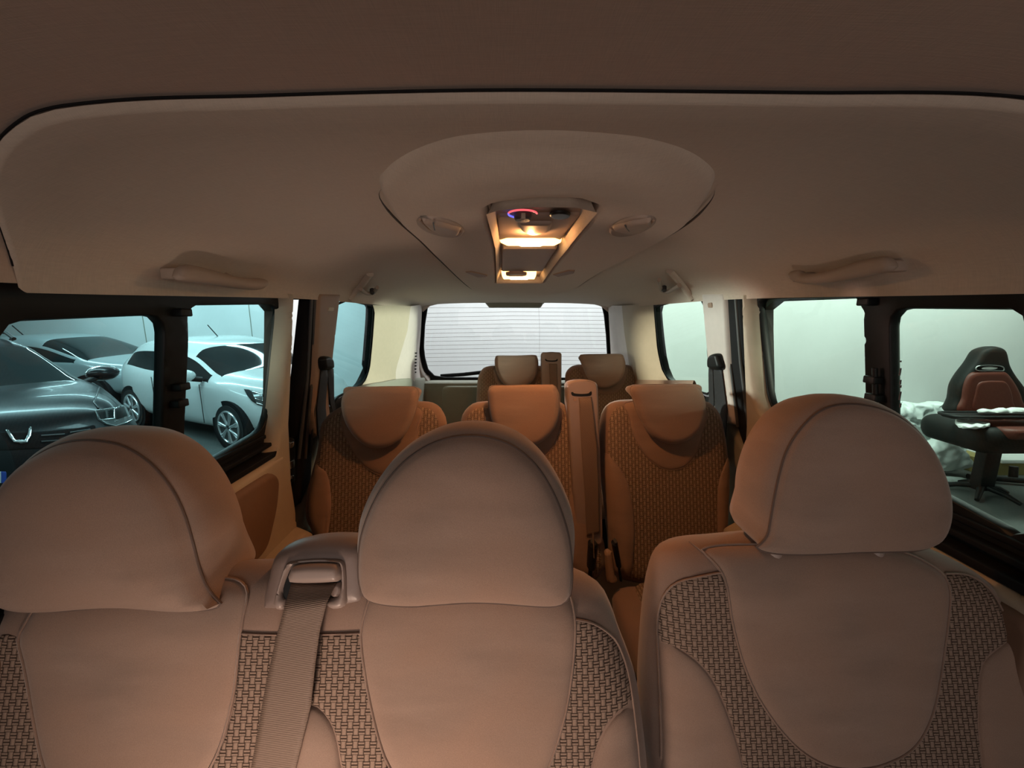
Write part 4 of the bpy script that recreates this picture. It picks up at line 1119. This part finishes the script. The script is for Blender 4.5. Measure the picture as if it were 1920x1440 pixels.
def pch(x, tab): return smooth_interp(x, [t[0] for t in tab], [t[1] for t in tab])
def make_car(name, label, paint, origin, heading, L, top, belt, plan, wtop, zbot, cab, ws, rw, wheels, wr, sides=(-1, 1), k=1.0):
    """Body lofted from stations along its length; glass, wheels and trim are parts of the car."""
    hx, hy = heading; n_ = math.hypot(hx, hy); hx, hy = hx / n_, hy / n_
    M = Matrix(((hx, -hy, 0, origin[0]), (hy, hx, 0, origin[1]), (0, 0, k, 0), (0, 0, 0, 1)))
    root = thing(name, (origin[0] + hx * L / 2, origin[1] + hy * L / 2, 0), label, 'car')
    bm = bmesh.new(); xs = [L * i / 80 for i in range(81)]
    xs = [L * (.5 - .5 * math.cos(math.pi * i / 80)) * .35 + x * .65 for i, x in enumerate(xs)]
    rings = []
    NSEG = 4
    for x in xs:
        zt, zb, w, wt, z0 = pch(x, top), pch(x, belt), pch(x, plan), pch(x, wtop), pch(x, zbot)
        zb = min(zb, zt - .03); wt = min(wt, w * .93)
        keys = [(0, z0), (w * .8, z0), (w * .97, z0 + .10), (w * 1.0, (z0 + zb) * .5 + .05), (w * .975, zb), (wt + (w - wt) * .06, zt - .055 * min(1, (zt - zb) / .2)), (wt * .72, zt - .008), (0, zt)]
        half = []
        for a, b in zip(keys, keys[1:]):
            for j in range(NSEG): t = j / NSEG; half.append((a[0] + (b[0] - a[0]) * t, a[1] + (b[1] - a[1]) * t))
        half.append(keys[-1])
        # soften everything but the belt line
        sm = list(half)
        for _ in range(2):
            sm = [sm[0]] + [((sm[i - 1][0] + 2 * sm[i][0] + sm[i + 1][0]) / 4, (sm[i - 1][1] + 2 * sm[i][1] + sm[i + 1][1]) / 4) for i in range(1, len(sm) - 1)] + [sm[-1]]
        full = sm + [(-y, z) for y, z in sm[-2:0:-1]]
        rings.append([bm.verts.new((x, y, z)) for y, z in full])
    m = len(rings[0]); fid = {}
    for i, (A, B) in enumerate(zip(rings, rings[1:])):
        for j in range(m):
            f = bm.faces.new((A[j], B[j], B[(j + 1) % m], A[(j + 1) % m])); fid[f] = (i, j)
    bm.faces.new(rings[0]); bm.faces.new(rings[-1][::-1])
    def kind(f):
        if f not in fid: return None
        i, j = fid[f]; x = xs[i]
        jj = min(j, m - 1 - j)
        if 4 * NSEG <= jj < 5 * NSEG - 1 and cab[0] < x < cab[1] and pch(x, top) - pch(x, belt) > .14: return 'side_window'
        if jj >= 5 * NSEG - 1:
            if ws[0] < x < ws[1]: return 'windshield'
            if rw[0] < x < rw[1]: return 'rear_window'
    bmesh.ops.recalc_face_normals(bm, faces=bm.faces[:])
    groups = {}
    for f in bm.faces:
        q = kind(f)
        if q == 'side_window': q = q + ('0' if f.calc_center_median().y < 0 else '1')
        if q: groups.setdefault(q, []).append(f)
    cut = {}
    for q, fs in groups.items():
        bmesh.ops.inset_region(bm, faces=fs, thickness=.028, depth=-.004)
        cut[q] = [f for f in fs if f.is_valid]
    bmesh.ops.transform(bm, matrix=M, verts=bm.verts[:])
    bvh = BVHTree.FromBMesh(bm)
    for q, fs in cut.items():
        b2 = bmesh.new(); mp = {}
        for f in fs:
            vs = []
            for v in f.verts:
                if v not in mp: mp[v] = b2.verts.new(v.co)
                vs.append(mp[v])
            b2.faces.new(vs)
        link_bm('side_window' if q.startswith('side') else q, b2, 'car_glass', root, 60, False)
    bmesh.ops.delete(bm, geom=[f for fs in cut.values() for f in fs], context='FACES')
    link_bm('body', bm, paint, root, 40, False)
    P = lambda x, y, z: M @ Vector((x, y, z))
    for x in wheels:
        for s in sides:
            w = pch(x, plan); 
            def disc(nm, r, y0, y1, mat, par, rr=None, seg=36):
                b = bmesh.new()
                loop = lambda y, r_: [b.verts.new(P(x + r_ * math.cos(2 * math.pi * i / seg), s * y, wr + r_ * math.sin(2 * math.pi * i / seg))) for i in range(seg)]
                A, B = loop(y0, r), loop(y1, rr or r)
                for i in range(seg): b.faces.new((A[i], A[(i + 1) % seg], B[(i + 1) % seg], B[i]))
                b.faces.new(A); b.faces.new(B)
                return link_bm(nm, b, mat, par, 40)
            arch = disc('wheel_arch', wr * 1.17, w - .2, w + .004, 'black_rubber', root)
            ty = disc('wheel', wr, w - .19, w + .010, 'tyre', root, wr * .96)
            disc('hub_dish', wr * .70, w - .05, w + .011, 'dark_grey', ty)
            b = bmesh.new()
            for a in range(7):
                t = 2 * math.pi * a / 7 + .3
                for dt in (-.13, .13):
                    pts = [P(x + r_ * math.cos(t + dt * r_ / wr), s * (w + .016 - .006 * r_ / wr), wr + r_ * math.sin(t + dt * r_ / wr)) for r_ in (.04, wr * .4, wr * .68)]
                    tube_bm(b, pts, [.018, .016, .02], 6)
            rim = [P(x + wr * .69 * math.cos(2 * math.pi * i / 28), s * (w + .012), wr + wr * .69 * math.sin(2 * math.pi * i / 28)) for i in range(28)]
            tube_bm(b, rim, .016, 6, True)
            link_bm('rim', b, 'rim_silver', ty, 60)
    def cast(px, py):
        d = ray(px, py).normalized(); h = bvh.ray_cast(CAM, d)
        if h[0] is None:
            h = bvh.find_nearest(CAM + d * ((Vector((origin[0], origin[1], .8)) - CAM).dot(d)))
        nn = h[1]
        if nn.dot(d) > 0: nn = -nn
        return h[0], nn
    def on_car(nm, px, mat, T=.012, R=2.0, par=None, e0=.003, smooth_=True, sp=3.0):
        mp = lambda u, v, h: (lambda q: q[0] + q[1] * h)(cast(u, v))
        o = cr(px, True, 3) if smooth_ else px
        return slab(nm, o, mat, mp, (T, R), None, sp=sp, parent=par or root, e0=e0, smooth=50)
    return root, P, cast, on_car

# ---- the white hatchback
top = [(0, .72), (.06, .98), (.30, 1.22), (.62, 1.375), (1.2, 1.44), (1.75, 1.43), (2.15, 1.35), (2.85, 1.03), (3.05, .985), (3.5, .90), (3.78, .76), (3.92, .58), (3.96, .45)]
belt = [(0, .6), (.06, .86), (.35, .98), (1.2, .93), (2.6, .88), (3.1, .84), (3.96, .4)]
plan = [(0, .58), (.08, .70), (.4, .80), (1.2, .86), (2.6, .86), (3.3, .81), (3.7, .68), (3.88, .48), (3.96, .30)]
wtp = [(0, .5), (.3, .56), (.8, .60), (1.6, .60), (2.2, .58), (2.85, .70), (3.3, .68), (3.8, .5), (3.96, .24)]
zbt = [(0, .38), (.2, .28), (.6, .2), (3.3, .2), (3.7, .2), (3.96, .26)]
hd_ = Vector((.9, -.436)).normalized()
W = at_z(441, 841, 0)
org = Vector((W.x, W.y)) - hd_ * 3.12 + Vector((-hd_.y, hd_.x)) * .80
root, P, cast, on = make_car('hatchback_car', 'white hatchback car with silver wheels, seen through the left windows', 'paint_white', org, hd_, 3.96, top, belt, plan, wtp, zbt, (.45, 2.7), (2.12, 2.86), (.05, .5), (.62, 3.12), .31, k=.97)
on('headlight', [(458, 731), (470, 731), (492, 738), (499, 742), (498, 763), (484, 760), (472, 752), (464, 742)], 'lamp_clear', .01, 2, smooth_=False)
on('lamp_trim', [(458, 730), (469, 731), (476, 741), (482, 756), (474, 753), (465, 742)], 'black_plastic', .006, 1.5, e0=.012, smooth_=False)
for pl_ in ([(474, 735), (494, 741), (494, 752), (480, 748)], [(482, 756), (496, 760)]):
    tube('lamp_reflector', [(lambda q: q[0] + q[1] * .016)(cast(x, y)) for x, y in pl_], .008, 'chrome', root)
mb = P(2.55, -1.0, .98)
bm = bmesh.new(); bmesh.ops.create_icosphere(bm, subdivisions=3, radius=1)
for v in bm.verts: v.co = P(2.55 + v.co.x * .10, -.99 + v.co.y * .13, .99 + v.co.z * .085)
mr = link_bm('wing_mirror', bm, 'paint_white', root, 60)
tube('mirror_foot', [P(2.55, -.95, .95), P(2.62, -.82, .92)], .035, 'black_plastic', mr)
tube('aerial', [P(1.6, 0, 1.43), P(1.35, 0, 1.62)], .008, 'black_plastic', root)
for a in ((1.42, .35, .93), ): tube('door_seam', [P(a[0], -pch(1.42, plan) - .003, z) for z in (.30, .5, .7, .88)], .005, 'dark_grey', root)
tube('door_seam', [P(2.62, -.868, z) for z in (.32, .5, .7, .86)], .005, 'dark_grey', root)
box('door_handle', (1.55, -.90, .80), (1.75, -.86, .83), 'paint_white', root, .01, Matrix(((hd_.x, -hd_.y, 0, org.x), (hd_.y, hd_.x, 0, org.y), (0, 0, 1, 0), (0, 0, 0, 1))))

# ---- the black car with its front towards the van
E = at_y(38, 818, 3.35)
hb = Vector((.90, -.436)).normalized()
top = [(0, .9), (.06, 1.15), (.35, 1.50), (.8, 1.62), (1.8, 1.63), (2.3, 1.55), (3.05, 1.16), (3.25, 1.10), (3.8, 1.04), (4.1, .93), (4.22, .74), (4.26, .5)]
belt = [(0, .8), (.06, 1.05), (.4, 1.12), (1.4, 1.06), (2.8, 1.03), (3.3, 1.0), (4.26, .45)]
plan = [(0, .68), (.1, .80), (.5, .88), (1.4, .91), (3.0, .93), (3.7, .94), (4.0, .90), (4.17, .80), (4.26, .66)]
wtp = [(0, .55), (.4, .60), (1.0, .64), (2.0, .64), (3.05, .76), (3.6, .76), (4.1, .70), (4.26, .55)]
zbt = [(0, .4), (.3, .3), (3.9, .28), (4.26, .34)]
org = Vector((E.x, E.y)) - hb * 4.24 
root, P, cast, on = make_car('dark_car', 'black car facing the van, its headlight and grille badge in the left window', 'paint_black', org, hb, 4.26, top, belt, plan, wtp, zbt, (.4, 2.95), (2.28, 3.08), (.08, .4), (.75, 3.38), .34, k=.92)
hl_ = on('headlight', [(178, 771), (192, 768), (214, 765), (230, 758), (236, 764), (246, 790), (232, 797), (212, 801), (196, 796), (182, 787)], 'lamp_clear', .012, 3, smooth_=False)
on('lamp_cell', [(182, 774), (196, 771), (198, 786), (188, 787)], 'black_plastic', .004, 1, hl_, .016, False)
on('lamp_cell', [(200, 771), (210, 769), (211, 785), (202, 788)], 'car_glass', .004, 1, hl_, .016, False)
on('lamp_cell', [(214, 768), (229, 763), (236, 781), (215, 788)], 'black_plastic', .004, 1, hl_, .016, False)
for pl_ in ([(180, 772), (211, 767), (212, 786), (186, 789)], [(213, 767), (231, 761), (240, 782), (214, 790)], [(196, 795), (214, 799), (234, 793), (244, 788)]):
    tube('lamp_trim', [(lambda q: q[0] + q[1] * .02)(cast(x, y)) for x, y in pl_], .006, 'chrome', hl_)
gr = on('grille', [(-60, 812), (60, 810), (150, 802), (178, 798), (172, 822), (140, 836), (60, 842), (-60, 844)], 'black_rubber', .006, 4, e0=.004)
for a, b in (((76, 818), (120, 815)), ((76, 828), (118, 825)), ((130, 812), (168, 806)), ((130, 823), (160, 818)), ((-50, 818), (-8, 818)), ((-50, 830), (-8, 830))):
    pts = [(lambda q: q[0] + q[1] * .016)(cast(a[0] + (b[0] - a[0]) * t / 6, a[1] + (b[1] - a[1]) * t / 6)) for t in range(7)]
    tube('grille_bar', pts, .008, 'dark_grey', gr)
em = [(8, 808), (14, 807), (22, 817), (28, 826), (44, 826), (49, 817), (53, 803), (59, 801), (57, 818), (50, 830), (40, 832), (24, 831), (16, 822)]
on('badge', em, 'chrome', .012, 1.2, gr, .02, False, 2.0)
on('number_plate', [(-30, 884), (10, 884), (10, 905), (-30, 905)], 'plate_white', .004, 1, e0=.02, smooth_=False)
on('plate_band', [(0, 884), (10, 884), (10, 905), (0, 905)], 'plate_blue', .003, 1, e0=.026, smooth_=False)
p0, n0 = cast(138, 716)
bm = bmesh.new(); bmesh.ops.create_icosphere(bm, subdivisions=3, radius=1)
c = P(2.86, 1.06, 1.14)
for v in bm.verts: v.co = P(2.86 + v.co.x * .09, 1.07 + v.co.y * .15, 1.13 + v.co.z * .09)
mr = link_bm('wing_mirror', bm, 'paint_black', root, 60)
tube('mirror_rim', [P(2.84 + .0, 1.07 + .15 * math.cos(t), 1.13 + .09 * math.sin(t)) for t in [2 * math.pi * i / 24 for i in range(24)]], .012, 'chrome', mr, closed=True)
tube('mirror_foot', [P(2.88, .98, 1.08), P(2.92, .86, 1.04)], .035, 'black_plastic', mr)
for s in (1, -1): tube('roof_rail', [P(.7, s * .58, 1.63), P(.9, s * .60, 1.68), P(1.9, s * .60, 1.67), P(2.2, s * .58, 1.60)], .02, 'black_plastic', root)
tube('bonnet_crease', [(lambda q: q[0] + q[1] * .004)(cast(x, y)) for x, y in ((186, 726), (180, 744), (176, 756), (184, 766))], .008, 'paint_black', root)

# ---- the low grey car by the far wall
top = [(0, .72), (.1, .92), (.5, 1.02), (.9, 1.2), (1.5, 1.40), (2.2, 1.44), (2.7, 1.36), (3.5, 1.0), (3.7, .95), (4.15, .85), (4.4, .66), (4.45, .45)]
belt = [(0, .6), (.1, .84), (.6, .95), (1.4, .94), (3.0, .90), (3.6, .86), (4.45, .4)]
plan = [(0, .6), (.1, .74), (.5, .84), (1.4, .88), (3.2, .88), (3.9, .82), (4.3, .6), (4.45, .35)]
wtp = [(0, .5), (.6, .58), (1.4, .60), (2.4, .60), (3.5, .74), (4.2, .6), (4.45, .3)]
zbt = [(0, .35), (.4, .22), (4.0, .22), (4.45, .28)]
fr = at_y(322, 700, 8.3)
root, P, cast, on = make_car('saloon_car', 'low grey car standing sideways by the far wall behind the black car', 'paint_grey', (fr.x - 4.45, 8.4), (1, -.02), 4.45, top, belt, plan, wtp, zbt, (1.0, 3.35), (2.62, 3.52), (.55, 1.4), (.8, 3.6), .31, k=.93)
tube('aerial', [P(1.5, 0, 1.40), P(1.3, 0, 1.62)], .010, 'black_plastic', root)
tube('window_pillar', [P(2.0, -.88 + .0, .92), P(2.05, -.64, 1.38)], .03, 'black_plastic', root)

# ---- bucket seat on a stand at the right
YS = 3.85
sp_ = Plane(0, YS, .8, 0)
C6 = lambda pts: [(1640 + x / 4, 640 + y / 4) for x, y in pts]
root = thing('bucket_seat', at_y(1852, 905, YS), 'black and rust-red bucket seat on a black swivel stand by the right wall', 'bucket seat')
sm_ = lambda pts, n=4, h=.05: cr(sp_.px(C6(pts), h), True, n)
slab('backrest_shell', sm_([(592, 560), (594, 430), (610, 330), (660, 240), (730, 150), (780, 70), (830, 42), (880, 36), (930, 45), (962, 75), (985, 170), (1030, 250), (1090, 330), (1140, 420), (1150, 560)], 4, .0), 'leather_black', sp_.map, (.06, .05), (.12, .08), sp=.03, parent=root)
slab('backrest_pad', sm_([(645, 540), (650, 420), (665, 320), (700, 250), (760, 225), (860, 222), (960, 225), (1010, 270), (1060, 350), (1090, 430), (1095, 540)]), 'leather_red', sp_.map, (.035, .04), None, sp=.02, parent=root, e0=.05)
slab('backrest_insert', sm_([(720, 530), (722, 380), (745, 310), (800, 292), (880, 290), (950, 300), (990, 370), (1005, 450), (1010, 530)]), 'leather_red', sp_.map, (.018, .02), None, sp=.02, parent=root, e0=.078)
slot = slab('harness_slot', sm_([(742, 200), (760, 182), (840, 176), (930, 184), (950, 205), (935, 220), (850, 218), (760, 218)]), 'leather_black', sp_.map, (.004, .004), None, sp=.012, parent=root, e0=.062)
tube('slot_rim', [sp_.map(p.x, p.y, .07) for p in sm_([(742, 203), (760, 184), (840, 177), (930, 185), (950, 207), (935, 219), (850, 218), (760, 218)])], .006, 'chrome', slot, closed=True)
slab('slot_opening', sm_([(785, 205), (800, 192), (850, 188), (905, 195), (890, 207), (830, 210)]), 'paper_white', sp_.map, (.002, .002), None, sp=.012, parent=slot, e0=.068)
zf = lambda px, py, Y: at_y(px, py, Y)
a = zf(1788, 790, YS - .35); b = zf(1990, 800, YS - .35)
mpc = lambda u, v, h: Vector((u, v, a.z - .10 + h))
slab('seat_cushion', rrect(a.x + .02, YS - .62, b.x, YS + .02, .12), 'leather_black', mpc, (.10, .10), (.14, .08), sp=.04, parent=root)
slab('cushion_pad', rrect(a.x + .16, YS - .66, b.x - .14, YS - .04, .08), 'leather_red', mpc, (.03, .03), (.06, .03), sp=.03, parent=root, e0=.075)
box('stand_post', (at_y(1843, 860, YS - .2).x - .03, YS - .25, .06), (at_y(1862, 860, YS - .2).x + .02, YS - .15, a.z - .20), 'black_plastic', root, .01)
pc = Vector((at_y(1852, 860, YS - .2).x, YS - .2, .05))
for k in range(5):
    t = 2 * math.pi * k / 5 + .0
    tube('stand_foot', [pc + Vector((0, 0, .05)), pc + Vector((.17 * math.cos(t), .17 * math.sin(t), .02)), pc + Vector((.27 * math.cos(t), .27 * math.sin(t), -.025))], [.03, .024, .018], 'black_plastic', root)
tr_ = thing('plastic_tray', (0, 0, 0), 'black tray lying across the bucket seat with white cloth on it', 'tray')
ta, tb = zf(1786, 783, YS - .48), zf(1990, 790, YS - .48)
tr_.location = ((ta.x + tb.x) / 2, YS - .43, ta.z)
mpt = lambda u, v, h: Vector((u, v, ta.z + h))
slab('tray_board', rrect(ta.x, YS - .52, tb.x, YS - .34, .05), 'black_plastic', mpt, (.012, .01), (.012, .008), sp=.04, parent=tr_)
tube('tray_rim', [mpt(p[0], p[1], .012) for p in rrect(ta.x, YS - .52, tb.x, YS - .34, .05)], .014, 'black_plastic', tr_, closed=True)
def crumple(name, label, cat, pts, depth, Y, mat, seed, group=None, amp=.045, freq=8.0, loc=None, back=.07):
    """A crumpled bag or cloth: an outline filled out to a lumpy body."""
    pl = Plane(0, Y, 1.0, 0); o = cr(pl.px(pts), True, 4)
    us = [p.x for p in o]; vs_ = [p.y for p in o]; cx = (min(us) + max(us)) / 2
    def mp(u, v, h):
        q = Vector((u * freq, v * freq, h * freq + seed * 7.3))
        k = min(1.0, abs(h) / .03)
        n1 = noise.noise(q) + .6 * noise.noise(q * 2.3) + .5 * (1 - 2 * abs(noise.noise(q * 1.7 + Vector((3, 1, seed)))))
        p = pl.map(u, v, h + n1 * amp * k)
        return p + Vector((noise.noise(q + Vector((9, 0, 0))) * amp * .5 * k, 0, noise.noise(q + Vector((0, 9, 0))) * amp * .5 * k))
    ob = slab(name, o, mat, mp, (depth, depth * 1.1), (back, back), sp=.022, smooth=60)
    c_ = Vector((cx, Y, 1.0 + min(vs_)))
    for v in ob.data.vertices: v.co -= c_
    ob.location = c_
    return tag(ob, label, cat, group)
BG = 'white plastic bags by the right wall'
crumple('plastic_bag', 'grey-white crumpled plastic bag, topmost of the bag pile', 'bag', [(1640, 800), (1650, 770), (1685, 752), (1720, 756), (1755, 752), (1772, 758), (1788, 778), (1786, 796), (1782, 802), (1740, 803), (1680, 804)], .10, YS + .46, 'plastic_bag', 1, BG)
crumple('plastic_bag', 'creased white plastic bag squeezed under the topmost bag of the pile', 'bag', [(1640, 818), (1690, 814), (1740, 815), (1784, 814), (1798, 822), (1796, 850), (1780, 870), (1720, 872), (1650, 870)], 0.10, YS + .47, 'plastic_bag', 2, BG)
crumple('plastic_bag', 'white twisted bag bulging in the pile beneath the tray edge', 'bag', [(1700, 876), (1720, 850), (1762, 815), (1780, 822), (1800, 840), (1816, 860), (1818, 872), (1806, 877), (1780, 880), (1740, 880)], .07, YS + .22, 'plastic_bag', 3, BG, .03)
crumple('plastic_bag', 'small white bag lying flat on the floor in front of the pile', 'bag', [(1700, 908), (1720, 897), (1760, 894), (1796, 894), (1814, 899), (1812, 903), (1796, 907), (1750, 908)], .05, YS + .16, 'plastic_bag', 4, BG, .02)
crumple('cleaning_cloth', 'crumpled white cloth lying on the black tray', 'cloth', [(1834, 774), (1842, 766), (1860, 768), (1880, 764), (1888, 768), (1900, 764), (1925, 766), (1935, 776), (1880, 776), (1840, 774)], .05, YS - .43, 'paper_white', 5, None, .008, 12, back=.05)
zt_ = a.z + .013
pq = [(lambda p: (p.x, p.y))(at_z(x, y, zt_)) for x, y in ((1791, 789), (1812, 787), (1856, 796), (1842, 802), (1815, 803), (1797, 800))]
tag(slab('paper_sheet', cr(pq, True, 3), 'paper_white', lambda u, v, h: Vector((u, v, zt_ + h + .012 * math.sin(u * 30) ** 2 * min(1, h / .004))), (.010, .01), (.002, .002), sp=.012), 'loose white paper lying on the left corner of the bucket seat cushion', 'paper')
a, b = at_y(1812, 852, 4.3), at_y(1990, 852, 4.3)
bxr = thing('cardboard_box', ((a.x + b.x) / 2, 4.3, 0), 'yellowish cardboard box on the floor behind the seat stand', 'box')
box('carton', (a.x, 4.12, .0), (b.x, 4.45, a.z), 'cardboard', bxr, .006)
box('lid_flap', (a.x + .16, 4.09, a.z - .03), (b.x, 4.47, a.z + .012), 'paper_white', bxr, .005)
pp = thing('floor_rail', at_y(1900, 900, 4.05), 'black low rail on the floor in front of the yellowish box', 'rail')
r0, r1 = at_z(1815, 893, .05), at_z(1960, 905, .05)
tube('rail_tube', [r0, r1], .03, 'black_plastic', pp)
tube('rail_foot', [Vector((at_z(1907, 896, .05).x, r0.y, .16)), Vector((at_z(1907, 896, .05).x, r0.y - .02, .0))], .035, 'black_plastic', pp)
# ================================================================== LIGHT
def area_light(name, loc, target, sx, sy, power, col=(1, 1, 1)):
    l = bpy.data.lights.new(name, 'AREA'); l.shape = 'RECTANGLE'; l.size = sx; l.size_y = sy; l.energy = power; l.color = col
    o = bpy.data.objects.new(name, l); COL.objects.link(o); o.location = loc
    o.rotation_euler = (Vector(target) - Vector(loc)).to_track_quat('-Z', 'Y').to_euler(); return o
def bulb(name, loc, power, col, r=.03):
    l = bpy.data.lights.new(name, 'POINT'); l.energy = power; l.color = col; l.shadow_soft_size = r
    o = bpy.data.objects.new(name, l); COL.objects.link(o); o.location = loc; return o
def spot(name, loc, power, col, r, ang=150):
    l = bpy.data.lights.new(name, 'SPOT'); l.energy = power; l.color = col; l.shadow_soft_size = r
    l.spot_size = math.radians(ang); l.spot_blend = .7
    o = bpy.data.objects.new(name, l); COL.objects.link(o); o.location = loc; return o
for k, (X, Y, pw) in enumerate(((-6.0, 2.2, 90), (-6.5, 5.0, 170), (-6.5, 8.2, 150))):
    area_light('garage_tube_left', (X, Y, 3.25), (X, Y + .01, 0), 6, .2, pw, (.97, 1, 1))
area_light('garage_tube_rear', (3.3, 3.4, 3.25), (3.3, 3.75, 0), 5.0, .4, 138)
area_light('garage_tube_back', (-.4, 3.5, 3.25), (-.4, 3.9, 0), 1.6, .4, 52)
l = spot('fill_spot_left', (-3.0, 2.25, 1.78), 1300, (1, .62, .52), .15, 17); l.data.spot_blend = .6  # added spot, no visible source, brightens the right door trim
l.rotation_euler = (Vector((.72, 1.36, 1.55)) - l.location).to_track_quat('-Z', 'Y').to_euler()
area_light('side_fill_light', (3.4, 1.0, 1.75), (0, 1.4, 1.65), 2.6, .4, 12, (1, .97, .88))  # added low light in place of bounce from the walls
area_light('front_fill_light', (0, -3.2, 1.2), (0, 0, 1.5), 5, 2.0, 38, (1, .84, .77))  # added soft fill from ahead for the headliner and front seats
for nm, sx, tgt, col, pw, ang in (('fill_spot_left', -1, (.70, 2.06, 1.55), (1, .52, .37), 1600, 7.5), ('fill_spot_left', -1, None, (1, .62, .48), 260, 6), ('fill_spot_right', 1, None, (1, .80, .72), 260, 6), ('fill_spot_right', 1, (-.68, 2.26, 1.60), (1, .84, .80), 1100, 13)):  # added unseen spots that brighten the rear pillars and window reveals
    src = (sx * 3.1, 1.08, 1.83)
    if tgt is None: src = (sx * 2.6, -.6, 1.76); tgt = (sx * .72, 1.2, 1.63)
    l = spot(nm, src, pw, col, .10, ang); l.data.spot_blend = .5
    l.rotation_euler = (Vector(tgt) - l.location).to_track_quat('-Z', 'Y').to_euler()
p = ceil_map(*ceil_hit(995, 449, .03), .045); spot('dome_lamp', p, 7.5, (1, .36, .11), .02)
p = ceil_map(*ceil_hit(973, 522, .03), .04); spot('rear_dome_lamp', p, 4.0, (1, .36, .11), .015)
p = ceil_map(*ceil_hit(995, 449, .03), .025); bulb('dome_filament', p, .9, (1, .46, .17), .006)
p = ceil_map(*ceil_hit(973, 522, .03), .022); bulb('rear_dome_filament', p, .35, (1, .46, .17), .005)
l = spot('seat_fill_spot', (-.28, -.06, H - .76), 15.0, (1, .72, .56), .06, 110)  # added warm fill from below for the front seat backs, source unseen
l.data.spot_blend = 1.0
l.rotation_euler = (Vector((-.24, .45, H - .64)) - l.location).to_track_quat('-Z', 'Y').to_euler()
w = bpy.data.worlds.new('world'); SC.world = w; w.use_nodes = True
w.node_tree.nodes['Background'].inputs[0].default_value = (.8, .9, 1, 1); w.node_tree.nodes['Background'].inputs[1].default_value = .05
SC.view_settings.view_transform = 'Standard'; SC.view_settings.look = 'None'
SC.view_settings.gamma = 1.0; SC.view_settings.exposure = 0.0; SC.view_settings.use_curve_mapping = False
SC.cycles.use_denoising = True
SC.cycles.max_bounces = 10; SC.cycles.diffuse_bounces = 5; SC.cycles.transparent_max_bounces = 16
SC.cycles.sample_clamp_indirect = 6.0
